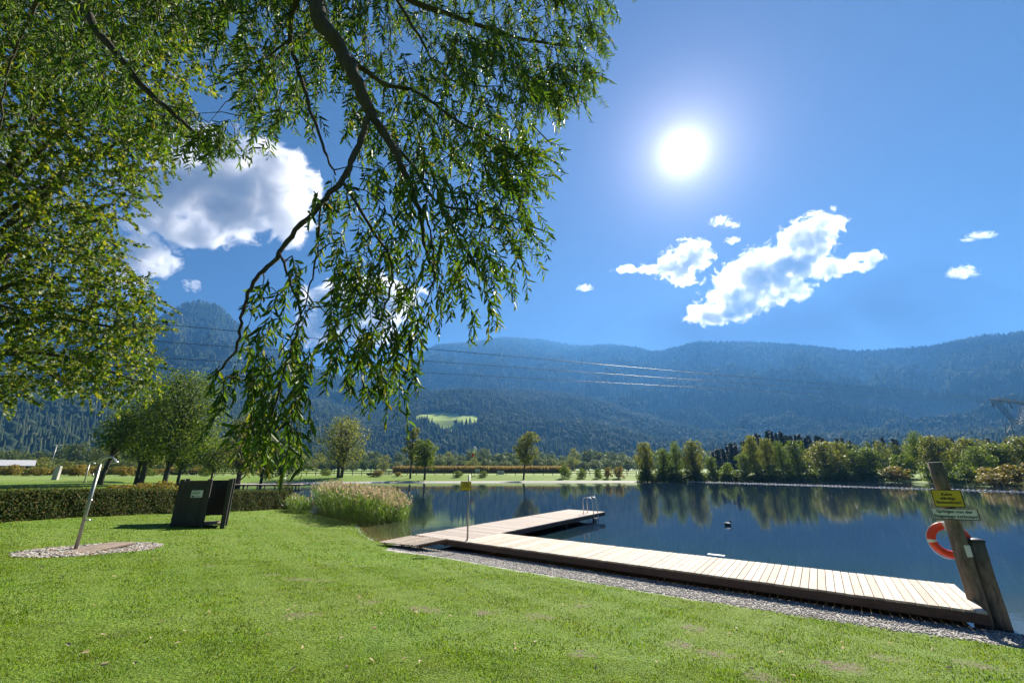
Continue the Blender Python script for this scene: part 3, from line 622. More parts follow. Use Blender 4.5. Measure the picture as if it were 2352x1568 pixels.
GR = [(1462, 1512, 1011, 88, 'g1', 'first tree of the right bank grove, at the end of the sunny bank'),
      (1508, 1548, 1027, 91, 'g2', 'smaller tree second from the sunny bank in the grove'),
      (1538, 1576, 1013, 93, 'g3', 'bright green tree third from the sunny bank in the grove'),
      (1568, 1626, 1007, 92, 'g1', 'tallest round tree left of the gap in the grove'),
      (1622, 1655, 1046, 93, 'g2', 'short thin tree in the gap of the grove'),
      (1694, 1734, 1038, 96, 'g2', 'slim tree at the right side of the grove gap'),
      (1715, 1762, 998, 99, 'g4', 'tall forked tree starting the thick middle of the grove'),
      (1750, 1792, 1002, 100, 'g1', 'tall tree second in the thick middle of the grove'),
      (1782, 1822, 1012, 100, 'g3', 'tree below the dark spruces in the thick grove'),
      (1812, 1862, 1008, 100, 'g2', 'tall narrow tree ending the thick middle of the grove'),
      (1858, 1945, 1012, 101, 'g4', 'broad olive tree with many limbs right of the spruces'),
      (1912, 1960, 1012, 104, 'g1', 'tree half hidden behind the broad olive tree'),
      (1938, 1998, 1031, 101, 'g3', 'fresh green rounded tree right of the broad olive one'),
      (1975, 2036, 1025, 99, 'g2', 'flat topped tree over dark shaded bank'),
      (2100, 2148, 990, 92, 'g3', 'very tall tree behind the lifebuoy post, left one of the pair'),
      (2126, 2192, 996, 86, 'g1', 'very tall tree behind the lifebuoy post, right one of the pair'),
      (2172, 2218, 1001, 92, 'g4', 'pale tree right of the tall pair'),
      (2208, 2280, 1002, 86, 'g1', 'wide green tree above the ochre bank'),
      (2228, 2292, 1024, 80, 'g3', 'dark low tree in front of the wide green one'),
      (2270, 2340, 1016, 84, 'g2', 'green tree under the pylon arm'),
      (2325, 2420, 1000, 82, 'g4', 'tree at the right edge of the view')]
for u0, u1, vt, Y, key, lab in GR: grove(key, u0, u1, vt, Y, 'bank_tree', lab, 'trees of the right bank grove')
BU = [(u_, u_ + 34, 1084 + 5 * math.sin(u_), 87.5 + np.interp(u_, [1465, 1640, 2000, 2200], [0, 6, 9.5, 8])) for u_ in range(1462, 2010, 17)] + [(1465, 1500, 1070, 88), (1500, 1530, 1075, 90), (1530, 1570, 1072, 91), (1585, 1625, 1070, 91), (1655, 1694, 1062, 94), (1725, 1765, 1068, 96), (1760, 1800, 1066, 98), (1795, 1840, 1064, 98), (1835, 1880, 1070, 98),
      (1890, 1950, 1066, 98), (1960, 2010, 1068, 98), (2120, 2165, 1064, 84), (2150, 2200, 1060, 80), (2195, 2250, 1062, 76)]
for i, (u0, u1, vt, Y) in enumerate(BU): grove('b1', u0, u1, vt, Y, 'bank_shrub', 'dark shrub at the foot of the right bank grove', 'shrubs under the grove')
for u0, u1, vt, Y, lab in [(2040, 2106, 1044, 95, 'big light green shrub in the grove gap left of the tall pair'), (2028, 2095, 1070, 92, 'low ochre shrub on the bank left of the tall pair')]:
    grove('b1' if vt < 1050 else 'b2', u0, u1, vt, Y, 'bank_shrub', lab)
for k, (u0, u1, vt, Y) in enumerate([(2243, 2300, 1072, 72), (2290, 2350, 1066, 70), (2335, 2420, 1062, 68), (2260, 2330, 1085, 68)]):
    grove('b2', u0, u1, vt, Y, 'ochre_shrub', 'ochre autumn shrub on the right bank', 'ochre shrubs on the right bank')
# spruces behind the grove
V5['s1'] = ((16, 5, .05, 3400, .5, 'dark_needle', 61), dict(clumps=40, shape='cone', tw=.012)); V5['s2'] = ((16, 4.4, .05, 3200, .5, 'dark_needle', 67), dict(clumps=40, shape='cone', tw=.012))
for k in range(46):
    u = 1640 + 330 * ((k + .5) / 46) + rng.normal(0, 4); vt = prof([(1640, 1040), (1700, 1018), (1745, 1000), (1790, 992), (1850, 1000), (1920, 1008), (1980, 1014)], u) + rng.uniform(-3, 10)
    grove(('s1', 's2')[k % 2], u - 12, u + 12, vt - 9, 165 + rng.uniform(-12, 12), 'spruce_tree', 'dark spruce of the stand rising behind the grove', 'spruces behind the grove')
for k, u in enumerate([2050, 2075, 2082, 2118, 2200, 2213, 2292, 2340, 2300, 2030]):
    grove(('s1', 's2')[k % 2], u - 10, u + 10, 1000 + rng.uniform(-4, 8), 160, 'spruce_tree', 'single spruce tip showing above the right bank trees', 'spruce tips above the right bank')
# woodland edge behind the fields
V5['w1'] = ((10, 9, .04, 1500, .62, 'far_leaf', 71), dict(clumps=18, tw=.02)); V5['w2'] = ((10, 8, .04, 1500, .62, 'far_leaf', 73), dict(clumps=16, tw=.02, shape='oval')); V5['w3'] = ((10, 10, .04, 1700, .62, 'olive_leaf', 79), dict(clumps=20, tw=.02))
def wood_row(u0, u1, step, Yc, v0, v1, lab, grp):
    u = u0
    while u < u1:
        wd = step * rng.uniform(1.1, 1.6); grove(('w1', 'w2', 'w3')[int(rng.integers(3))], u - wd / 2, u + wd / 2, rng.uniform(v0, v1), Yc * rng.uniform(.93, 1.07), 'woodland_tree', lab, grp); u += step * rng.uniform(.75, 1.15)
wood_row(640, 1470, 26, 240, 1048, 1060, 'low bushy tree in the woodland edge behind the fields', 'woodland edge, front row')
wood_row(640, 1700, 30, 300, 1028, 1046, 'taller tree of the woodland edge behind the fields', 'woodland edge, back row')
wood_row(-60, 500, 30, 150, 1040, 1062, 'bushy tree of the wood behind the left lawn', 'wood behind the left lawn, front row')
wood_row(-60, 640, 34, 210, 1012, 1040, 'taller tree of the wood behind the left lawn', 'wood behind the left lawn, back row')
wood_row(1930, 2420, 30, 135, 1008, 1022, 'grey green tree rising behind the right bank grove', 'trees behind the right bank grove')
# shrubs along the fence
SH = [(u_, u_ + 40, 1068 + (u_ * 7 % 9), 100 + u_ % 7, 'b2' if u_ % 3 else 'b1', 'low mixed bush of the row behind the left lawn') for u_ in range(-10, 470, 29)] + [(452, 484, 1074, 88, 'b1', 'round dark shrub by the fence, above the changing cabin'), (732, 762, 1076, 94, 'b1', 'shrub against the fence left of the forked tree'), (850, 880, 1078, 94, 'b2', 'bush over a dark trough by the fence'),
      (905, 925, 1083, 95, 'b2', 'small reddish bush left of the slender tree'), (1040, 1065, 1080, 94, 'b1', 'low shrub left of the notice board'), (1100, 1122, 1080, 94, 'b1', 'low shrub right of the notice board'),
      (1284, 1312, 1066, 93, 'b1', 'tallest fence shrub, right of the cornfield'), (1325, 1350, 1074, 93, 'b1', 'second shrub right of the cornfield'), (1362, 1384, 1075, 93, 'b1', 'third shrub right of the cornfield'),
      (1386, 1408, 1072, 93, 'b2', 'yellowish bush, fourth right of the cornfield'), (1410, 1438, 1070, 93, 'b2', 'yellow leaved bush nearest the grove'),
      (0, 45, 1066, 95, 'b2', 'ochre bush below the grey roof at the left edge'), (55, 100, 1072, 92, 'b2', 'ochre bush between the roof and the white stone'), (150, 205, 1066, 90, 'b2', 'big yellowing bush right of the white stone'), (265, 310, 1070, 88, 'b2', 'ochre bush right of the dark leaning trunk'), (318, 350, 1074, 90, 'b1', 'green bush behind the leaning trunks')]
for u0, u1, vt, Y, key, lab in SH: grove(key, u0, u1, vt, Y, 'lawn_shrub', lab, 'shrubs along the fence')

# ------------------------------------------------------------------ cornfield
x0, x1 = at_y(935, 1085, 150)[0], at_y(1293, 1085, 150)[0]
n = 26000; px = rng.uniform(x0 - 1, x1, n); py = 135 + rng.uniform(0, 1, n) ** 1.5 * 55; g = ground_z(px, py)
hh = rng.uniform(1.9, 2.5, n); a = rng.uniform(0, 6.28, n)
P = np.stack([px, py, g], 1); D = unit(np.stack([rng.normal(0, .12, n), rng.normal(0, .12, n), np.ones(n)], 1)); Nn = np.stack([np.cos(a), np.sin(a), 0 * a], 1)
link('cornfield', leaf_mesh('cornfield', P, D, Nn, hh, .45, M['corn']), label='strip of dry brown maize behind the wooden fence', cat='cornfield', kind='stuff')

# ------------------------------------------------------------------ far fence
def fence(uA, uB, Y0, label):
    xa, xb = at_y(uA, 1090, Y0)[0], at_y(uB, 1090, Y0)[0]; e = empty('wooden_fence', (xa, Y0, gz(xa, Y0)), label=label, cat='fence')
    n = int((xb - xa) / 2.1); Z = gz(xa, Y0); pm = MB().box((0, 0, .55), (.13, .13, 1.25), bev=.02).mesh('post', M['old_wood'])
    xs = [xa + (xb - xa) * i / n for i in range(n + 1)]
    for x in xs: link('post', pm, e, (x - xa, 0, gz(x, Y0) - Z))
    for hgt_ in (.5, .95):
        mb = MB()
        for p, q in zip(xs[:-1], xs[1:]): mb.bar((p - xa, -.09, gz(p, Y0) - Z + hgt_), (q - xa, -.09, gz(q, Y0) - Z + hgt_ + rng.normal(0, .015)), .07, .13)
        mb.build('rail', M['old_wood'], e)
fence(430, 1083, 99, 'dark two rail wooden fence left of the notice board'); fence(1098, 1462, 99.5, 'dark two rail wooden fence right of the notice board')

# ------------------------------------------------------------------ bathing deck and pier
ZD = .42
def w2(n_, d_, z=0): p = A0 + NV * n_ + DV * d_; return np.array([p[0], p[1], z])
ANG = math.atan2(NV[1], NV[0])
def deck(name, label, org, length, width, plank_dir_along, legs, n_planks):
    """local x runs along the length, y across"""
    rz = ANG if not plank_dir_along else math.atan2(DV[1], DV[0])
    e = empty(name, (org[0], org[1], 0), rz, label=label, cat='deck' if name == 'bathing_deck' else 'pier')
    mb = MB(); st = length / n_planks
    for i in range(n_planks):
        mb.box(((i + .5) * st, width / 2 + rng.normal(0, .004), ZD - .02 + rng.normal(0, .0012)), (st - .010, width - .01 + rng.normal(0, .006), .04), bev=.004)
    mb.build('planking', M['pier_deck' if plank_dir_along else 'deck'], e)
    sb = MB()
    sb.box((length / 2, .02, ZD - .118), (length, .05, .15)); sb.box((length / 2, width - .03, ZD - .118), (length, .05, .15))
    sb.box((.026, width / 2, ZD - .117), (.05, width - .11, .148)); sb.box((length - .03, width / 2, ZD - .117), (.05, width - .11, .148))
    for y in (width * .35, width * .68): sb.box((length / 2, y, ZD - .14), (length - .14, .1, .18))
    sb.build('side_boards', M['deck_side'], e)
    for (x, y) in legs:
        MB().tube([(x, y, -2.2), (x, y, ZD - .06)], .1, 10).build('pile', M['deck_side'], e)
        
    return e
bd = deck('bathing_deck', 'long pale wooden bathing deck lying along the gravel strip', A0, 12.0, 2.16, False, [(x, 1.7) for x in (.6, 3.3, 6, 8.7, 11.3)], 82)
# the pier: local x along DV, local y to the left of it (-NV)
pr_ = deck('bathing_pier', 'wooden pier running out into the lake, with the ladder at its end', A0 + np.array([-.002, .003]), 11.75, 2.3, True, [(x, y) for x in (4.2, 7.8, 11.1) for y in (.35, 1.95)], 80)
def ladder(name, loc, rz, label, s=1.0, rail_top=.85, down=-.9):
    e = empty(name, loc, rz, label=label, cat='ladder')
    for y in (-.25, .25):
        pts = [(-.55, y, 0), (-.55, y, rail_top * .8)] + [(-.55 + .275 * (1 - math.cos(a)), y, rail_top * .8 + .16 * math.sin(a)) for a in np.linspace(.3, math.pi - .3, 6)] + [(.0, y, rail_top * .78), (.05, y, -.2), (.06, y, down)]
        MB().tube(pts, .022 * s, 8).build('handrail', M['steel'], e)
    for z in (-.2, -.45, -.7): MB().bar((.055, -.24, z), (.055, .24, z), .07, .025).build('rung', M['steel'], e)
    return e
lp = w2(.06, 10.35, ZD); ladder('bathing_ladder', tuple(lp), ANG, 'steel bathing ladder with two curved handrails at the pier end')
# entry ramp of planks
rL = at_z(868, 1245, .21); rB = at_z(953, 1253, .30); rE = at_z(1032, 1237, ZD + .05); rP = rE + (rL - rB)
e = empty('plank_ramp', tuple(rL), 0, label='short plank ramp from the lawn up to the pier', cat='ramp'); mb = MB(); n = 11
for k in range(n):
    o = (rB - rL) * (k + .5) / n; mb.bar(o, (rP - rL) * rng.uniform(.985, 1.0) + o, abs(np.cross((rB - rL)[:2], unit((rP - rL)[:2]))) / n * .95, .035)
mb.build('planking', M['deck'], e); sb = MB()
for k in (.03, .5, .97): o = (rB - rL) * k + np.array([0, 0, -.06]); sb.bar(o + (rP - rL) * .15, (rP - rL) * .96 + o, .06, .08)
sb.build('bearers', M['deck_side'], e)
ws = empty('white_mat', tuple(at_z(1645, 1274, ZD + .004)), ANG, label='small white sheet lying near the water side of the deck', cat='sheet')
MB().box((0, 0, .006), (.44, .13, .008), bev=.003).build('sheet', M['white'], ws)

# ------------------------------------------------------------------ lettering
def text(s, size, mat, parent, loc, name='lettering', rx=R(90), rz=0, align='CENTER', bold=.0):
    cu = bpy.data.curves.new('t', 'FONT'); cu.body = s; cu.size = size; cu.align_x = align; cu.align_y = 'CENTER'; cu.extrude = .001; cu.offset = bold; cu.resolution_u = 2
    o = bpy.data.objects.new('t', cu); C.objects.link(o); bpy.context.view_layer.update()
    me = bpy.data.meshes.new_from_object(o.evaluated_get(bpy.context.evaluated_depsgraph_get())); bpy.data.objects.remove(o); bpy.data.curves.remove(cu)
    me.materials.clear(); me.materials.append(M[mat]); o = link(name, me, parent, loc); o.rotation_euler = (rx, 0, rz); return o
def board(e, name, wd, ht, mat, c, th=.012, frame='black', rz=0):
    b = MB().box((0, 0, 0), (wd, th, ht), bev=.004).build(name, M[mat], e, c)
    if frame:
        f = MB(); y = -th / 2 - .002
        for s_ in (-1, 1): f.box((s_ * (wd / 2 - .006), y, 0), (.012, .006, ht)); f.box((0, y + .0005, s_ * (ht / 2 - .006)), (wd - .024, .006, .012))
        f.build('border', M[frame], b)
    return b
# yellow sign on its galvanised pole
pp = at_z(1073.5, 1241, ZD); pz = at_y(1073, 1090, pp[1])[2]
e = empty('sign_pole', tuple(pp), 0, label='galvanised pole with a yellow notice, standing at the deck corner', cat='sign')
MB().tube([(0, 0, 0), (0, 0, pz - ZD)], .032, 14).build('pole', M['galv'], e)
MB().lathe([(.07, 0), (.07, .012), (.036, .018), (.036, .05)], (0, 0, 0), 14).build('foot_plate', M['galv'], e)
s0 = at_y(1058.6, 1105, pp[1]); s1_ = at_y(1082, 1126.5, pp[1]); sw = s1_[0] - s0[0]; shh = s0[2] - s1_[2]
b = board(e, 'sign_board', sw, shh, 'yellow', ((s0[0] + s1_[0]) / 2 - pp[0], -.05, (s0[2] + s1_[2]) / 2 - ZD), .01, 'black')
for i, (tx, sz) in enumerate([('Betreten', .058), ('der Steganlage', .048), ('ausschließlich auf', .046), ('eigene Gefahr!', .05), ('Die Gemeinde', .026)]):
    text(tx, sz * sw / .4, 'black', b, (0, -.0085, shh * (.34 - .165 * i) - (.02 if i == 4 else 0)), bold=.001)
for z in (.6, -.6): MB().tube([(0, .045, z * shh / 2 - .0), (0, .012, z * shh / 2)], .012, 8).build('clamp', M['galv'], b)

# lifebuoy post, its signs, the second post
BP = np.array([8.58, 8.57]); SA = math.atan2(-.30, .60)       # signs face back over the lawn
e = empty('lifebuoy_post', (BP[0], BP[1], gz(*BP)), 0, label='tall round timber post carrying two signs and the lifebuoy', cat='post')
gb = gz(*BP); MB().tube([(0, 0, -.4), (0, 0, .6), (-.015, 0, 1.6), (-.01, 0, 2.55), (-.03, 0, 2.86 - gb)], [.135, .13, .122, .116, .112], 18).build('pole', M['post_wood'], e)
wpap = MB(); 
for i in range(9):
    a0 = SA - math.pi / 2 + (i - 4.5) * .24; a1 = a0 + .24; r_ = .128
    wpap.add([(r_ * math.cos(a0), r_ * math.sin(a0), 1.16 - gb), (r_ * math.cos(a1), r_ * math.sin(a1), 1.16 - gb), (r_ * math.cos(a1), r_ * math.sin(a1), 1.36 - gb), (r_ * math.cos(a0), r_ * math.sin(a0), 1.36 - gb)], [(0, 1, 2, 3)], True)
wpap.build('notice_sheet', M['white'], e)
def on_post(name, label, cat, u, v, w_, h_, mat, lines, size, lead, tmat='black'):
    n_ = np.array([math.sin(SA), -math.cos(SA)]); o = BP + n_ * .145
    r = ray(u, v); # intersect with the plane of the signs
    t = (o @ n_) / (r[:2] @ n_); p = r * t + np.array([0, 0, EYE])
    e2 = empty(name, tuple(p), SA, label=label, cat=cat)
    b = board(e2, 'board', w_, h_, mat, (0, 0, 0), .012, 'black')
    for i, l in enumerate(lines): text(l, size, tmat, b, (0, -.0095, (len(lines) - 1) * lead / 2 - i * lead), bold=.0014)
    for z in (-.3, .3): MB().tube([(0 if w_ < .5 else -.1, -.0085, z * h_ * 1.35), (0 if w_ < .5 else -.1, .03, z * h_ * 1.35)], .009, 8).build('screw', M['galv'], e2)
on_post('yellow_sign', 'yellow bathing supervision sign on the lifebuoy post, above the white one', 'sign', 2176.5, 1144, .44, .32, 'yellow', ['Keine', 'ständige', 'Badeaufsicht!'], .068, .075)
on_post('white_sign', 'wide white no jumping sign under the yellow one on the post', 'sign', 2193, 1180, .67, .2, 'white', ['Springen von der', 'Steganlage verboten!'], .074, .085)
# ring
rc = np.array([BP[0] + .03, BP[1] + .215]); e = empty('lifebuoy', (rc[0], rc[1], 1.40), SA, label='orange red lifebuoy with pale bands hanging behind the post', cat='lifebuoy')
def torus(R0, r_, n=48, m_=14, a0=0, a1=2 * math.pi, sq=.8, extra=0):
    V = []; full = abs(a1 - a0 - 2 * math.pi) < 1e-6; nn = n if full else n + 1
    for i in range(nn):
        a = a0 + (a1 - a0) * i / n
        for j in range(m_):
            b = 2 * math.pi * j / m_; rr = R0 + (r_ + extra) * math.cos(b); V.append((rr * math.cos(a), (r_ * sq + extra) * math.sin(b), rr * math.sin(a)))
    F = [(i * m_ + j, i * m_ + (j + 1) % m_, ((i + 1) % nn) * m_ + (j + 1) % m_, ((i + 1) % nn) * m_ + j) for i in range(n) for j in range(m_)]
    return V, F
MB().add(*torus(.262, .07), smooth=True).build('ring', M['red'], e)
for k in range(4):
    a = k * math.pi / 2 + .1; MB().add(*torus(.262, .07, 4, 14, a - .09, a + .09, .8, .003), smooth=True).build('band', M['white'], e)
pts = []
for i in range(41):
    a = 2 * math.pi * i / 40; k = abs(math.sin(2 * (a - .1))); rr = .336 + .008 * k; pts.append((rr * math.cos(a), 0, rr * math.sin(a) - .02 * k))
MB().tube(pts, .006, 6, False).build('grab_line', M['white'], e)
MB().tube([(.0, -.01, .33), (.01, -.04, .1), (-.02, -.05, -.1), (.04, -.05, -.22), (.0, -.04, -.05), (.03, -.05, -.26), (-.03, -.05, -.1)], .006, 6).build('throw_line', M['rope'], e)
fp = at_z(2298, 1437, .03); e = empty('mooring_post', (fp[0], fp[1], gz(fp[0], fp[1])), 0, label='shorter thick dark timber post at the water edge, in front of the lifebuoy post', cat='post')
gq = gz(fp[0], fp[1]); tz = 1.46 - gq
MB().tube([(.02, 0, -.5), (.01, 0, .3), (0, 0, .9), (.01, 0, tz - .04)], [.145, .138, .132, .128], 18).build('pole', M['post_wood'], e)
MB().lathe([(.14, 0), (.145, .02), (.12, .045), (.05, .06)], (.01, 0, tz - .045), 18).build('cap', M['dark_metal'], e)

# ------------------------------------------------------------------ shower
def foot(u, v):
    p = at_z(u, v, .8)
    for _ in range(25): p = .5 * p + .5 * at_z(u, v, gz(p[0], p[1]))
    return p
def shower(p, h, label, turn=0):
    e = empty('outdoor_shower', tuple(p), turn, label=label, cat='shower')
    pts = [(0, 0, 0), (0, 0, h * .5), (0, 0, h - .17)]; MB().tube(pts, [.038, .038, .036], 14).build('column', M['galv'], e)
    arc = [(0, 0, h - .17)] + [(.19 - .19 * math.cos(a), 0, h - .17 + .19 * math.sin(a) * .95) for a in np.linspace(.2, math.pi * .86, 9)]
    MB().tube(arc, .022, 10).build('gooseneck', M['steel'], e)
    q = Vector(arc[-1]); MB().tube([q + Vector((-.01, 0, .05)), q, q + Vector((.015, 0, -.03)), q + Vector((.02, 0, -.055))], [.025, .03, .075, .078], 14).build('shower_head', M['steel'], e)
    MB().tube([(0, 0, h * .305), (.16, -.02, h * .31)], .018, 8).tube([(.155, -.06, h * .31), (.155, .03, h * .31)], .012, 8).build('foot_tap', M['steel'], e)
    MB().tube([(0, 0, h * .52), (.065, -.01, h * .52)], .024, 10).build('push_button', M['steel'], e)
    MB().tube([(0, 0, h * .80), (-.08, -.02, h * .80)], .014, 8).tube([(-.075, -.02, h * .78), (-.10, -.02, h * .82)], .02, 8).build('hook', M['steel'], e)
    return e
sp_ = foot(173, 1262); hs = at_y(236, 1050, sp_[1])[2] - sp_[2]; print('shower', sp_, hs)
shower(sp_, hs, 'galvanised outdoor shower leaning over its pebble ring on the near lawn')
s2p = (at_y(190, 1118, 33)[0], 33.0); shower((s2p[0], s2p[1], gz(*s2p)), 2.1, 'second outdoor shower, far beyond the hedge')
pc = (foot(45, 1279) + foot(352, 1247)) / 2; pa = foot(352, 1247) - foot(45, 1279); pc = (foot(352, 1247) + foot(45, 1279)) / 2; ra_ = np.linalg.norm(pa[:2]) / 2 * 1.02; rb_ = .92; pang = math.atan2(pa[1], pa[0])
print('pebbles', pc, ra_, rb_)
plc = (foot(133, 1271) + foot(280, 1254)) / 2; pl = foot(280, 1254) - foot(133, 1271)
e = empty('shower_platform', (plc[0], plc[1], gz(plc[0], plc[1])), math.atan2(pl[1], pl[0]), label='brown concrete slab under the near shower inside the pebble ring', cat='slab')
plw = np.linalg.norm(pl[:2]); MB().box((0, 0, .01), (plw, .62, .075), bev=.02).build('slab', M['platform'], e)
def pebbles(n, r0=0.0):
    V = []; F = []; b = 0
    base = [(1, 0, 0), (-1, 0, 0), (0, 1, 0), (0, -1, 0), (0, 0, 1), (0, 0, -1), (.65, .65, .45), (-.65, .65, .45), (-.65, -.65, .45), (.65, -.65, .45)]
    FF = [(0, 6, 9), (6, 2, 7), (7, 1, 8), (8, 3, 9), (4, 9, 6), (4, 6, 7), (4, 7, 8), (4, 8, 9), (0, 2, 6), (2, 1, 7), (1, 3, 8), (3, 0, 9)]
    base = np.array(base); FF = np.array(FF); out = []
    for i in range(n):
        a = rng.uniform(0, 6.283); r_ = math.sqrt(rng.uniform(0, 1)) * (1 + rng.normal(0, .02)); x = math.cos(a) * r_ * ra_; y = math.sin(a) * r_ * rb_
        x, y = pc[0] + x * math.cos(pang) - y * math.sin(pang), pc[1] + x * math.sin(pang) + y * math.cos(pang)
        s = rng.uniform(.018, .042); th = rng.uniform(0, 6.28); c, s_ = math.cos(th), math.sin(th)
        B = base * np.array([s * rng.uniform(1, 1.5), s * rng.uniform(.7, 1), s * rng.uniform(.3, .55)]); out.append(np.stack([B[:, 0] * c - B[:, 1] * s_ + x, B[:, 0] * s_ + B[:, 1] * c + y, B[:, 2] + gz(x, y) + .006], 1))
    Fs = (FF[None] + (np.arange(n) * 10)[:, None, None]).reshape(-1, 3); return np.concatenate(out), Fs
Vp, Fp = pebbles(3000); o = link('pebble_ring', mesh_np('pebble_ring', Vp, Fp, M['pebble'], True), label='ring of pale and rust coloured pebbles around the shower slab', cat='pebbles', kind='stuff')

# ------------------------------------------------------------------ changing cabin
c1 = foot(396, 1209.5); c3 = at_z(515.5, 1203.2, c1[2]); c2 = at_z(466, 1206, c1[2]); print('cabin', c1, c2, c3)
cd = unit((c3 - c1)[:2]); cn = np.array([-cd[1], cd[0]]); wdt = np.linalg.norm((c3 - c1)[:2]); hc = at_y(533, 1099, c3[1])[2] - c3[2]; print('cabin w h', wdt, hc)
e = empty('changing_cabin', tuple(c1), math.atan2(cd[1], cd[0]), label='dark wooden changing cabin with a small white notice, on the lawn before the hedge', cat='cabin')
wdt *= .965; mid = np.linalg.norm((c2 - c1)[:2]) * .93; dp = 1.0
for (x, y) in ((0, 0), (mid, 0), (wdt, 0), (wdt, dp), (0, dp)):
    MB().box((x, y, hc / 2 - .1), (.15, .15, hc + .2), bev=.016).build('post', M['old_wood'], e)
def panel(xa, ya, xb, yb, z0, z1, nm='panel'):
    Lh = math.hypot(xb - xa, yb - ya); n = max(3, int(Lh / .125)); a = math.atan2(yb - ya, xb - xa); mb = MB()
    for i in range(n):
        f = (i + .5) / n; mb.box((xa + (xb - xa) * f, ya + (yb - ya) * f, (z0 + z1) / 2 + rng.normal(0, .006)), (Lh / n + (.008 if i % 2 else -.004), .022 if i % 2 else .034, z1 - z0), rz=a)
    return mb.build(nm, M['old_wood'], e)
f_ = .078
panel(f_, -.02, mid - f_, -.02, .04, hc - .10); panel(0, f_, 0, dp - f_, .12, hc - .10); panel(f_, dp, wdt - f_, dp, .25, hc - .10); panel(wdt, f_, wdt, dp - f_, .25, hc - .10)
tr2 = MB()
for (xa, ya, xb, yb) in ((f_, -.02, mid - f_, -.02), (f_, dp, wdt - f_, dp)): tr2.bar((xa, ya, hc - .085), (xb, yb, hc - .085), .06, .03)
tr2.build('top_rail', M['deck_side'], e)
MB().box((wdt / 2, dp / 2, .02), (wdt - .12, dp - .12, .05)).build('floor', M['platform'], e)
b = MB().box((0, 0, 0), (.36, .012, .26), bev=.003).build('notice', M['white'], e, (mid * .62, -.055, hc * .68))
for i, (w_, z, t_) in enumerate([(.24, .09, .012), (.3, .035, .022), (.22, -.02, .012), (.2, -.09, .012)]):
    MB().box(((-.04 if i != 3 else .04), -.0075, z), (w_ - .04, .003, t_)).build('print_line', M['dark_metal'], b)
MB().box((-.11, -.0075, -.09), (.08, .003, .05)).build('emblem', M['black'], b)

# ------------------------------------------------------------------ hedge
hA = foot(-70, 1207); hB = foot(664, 1168); hgtA = at_y(664, 1127, hB[1])[2] - hB[2]; print('hedge', hA, hB, hgtA)
hgtB = at_y(0, 1129, foot(0, 1200)[1])[2] - foot(0, 1200)[2]; print(hgtB)
hd = unit((hB - hA)[:2]); hn = np.array([-hd[1], hd[0]]); Lh = np.linalg.norm((hB - hA)[:2]); wh = .9
e = empty('clipped_hedge', tuple(hA), math.atan2(hd[1], hd[0]), label='long clipped hedge with browning leaves behind the cabin', cat='hedge')
def hz(x): p = hA[:2] + hd * x; return gz(p[0], p[1]) - hA[2]
mb = MB(); n = 14
V = []
for i in range(n + 1):
    x = Lh * i / n; hh_ = (hgtB + (hgtA - hgtB) * i / n)
    z = hz(x); V += [(x, .1, z - .1), (x, wh - .1, z - .1), (x, wh - .12, z + hh_ - .14), (x, .12, z + hh_ - .14)]
F = [(0, 1, 2, 3), (n * 4 + 3, n * 4 + 2, n * 4 + 1, n * 4)]
for i in range(n):
    for k in range(4): F.append((i * 4 + k, i * 4 + (k + 1) % 4, i * 4 + 4 + (k + 1) % 4, i * 4 + 4 + k))
mb.add(V, F); mb.build('twig_core', M['bark'], e)
n = 60000; side = rng.random(n); x = rng.uniform(-.05, Lh + .05, n); hh_ = hgtB + (hgtA - hgtB) * x / Lh; zz = np.array([hz(q) for q in np.linspace(0, Lh, 60)]); z0 = np.interp(x, np.linspace(0, Lh, 60), zz)
endc = side > .96; y = np.where(side < .55, rng.normal(.05, .05, n), np.where(side < .62, wh + rng.normal(-.04, .04, n), rng.uniform(0, wh, n)))
zl = np.where(side < .62, rng.uniform(0, 1, n) ** .9 * hh_, np.where(endc, rng.uniform(0, 1, n) * hh_, hh_ + rng.normal(-.03, .045, n))); x = np.where(endc, Lh + rng.normal(0, .05, n), x)
y += .05 * wob(x, zl, 2.3)
nn = np.stack([rng.normal(0, .5, n), np.where(side < .55, -1, .0) + rng.normal(0, .5, n), np.where(side < .62, .35, 1) + rng.normal(0, .4, n)], 1)
P = np.stack([x, y, z0 + np.maximum(zl, .02)], 1); D = unit(np.cross(unit(nn), rng.normal(0, 1, (n, 3)))); lw = rng.uniform(.045, .085, n)
link('leaves', leaf_mesh('leaves', P, D, nn, lw, lw * .65, M['hedge_leaf']), e)
for u, vt, Y, lab in [(285, 1112, 27, 'left ochre shrub behind the hedge'), (330, 1108, 28, 'middle ochre shrub behind the hedge'), (375, 1104, 27.5, 'right ochre shrub behind the hedge, beside the cabin')]:
    grove('b2', u - 34, u + 34, vt, Y, 'ochre_shrub', lab, 'ochre shrubs behind the hedge')

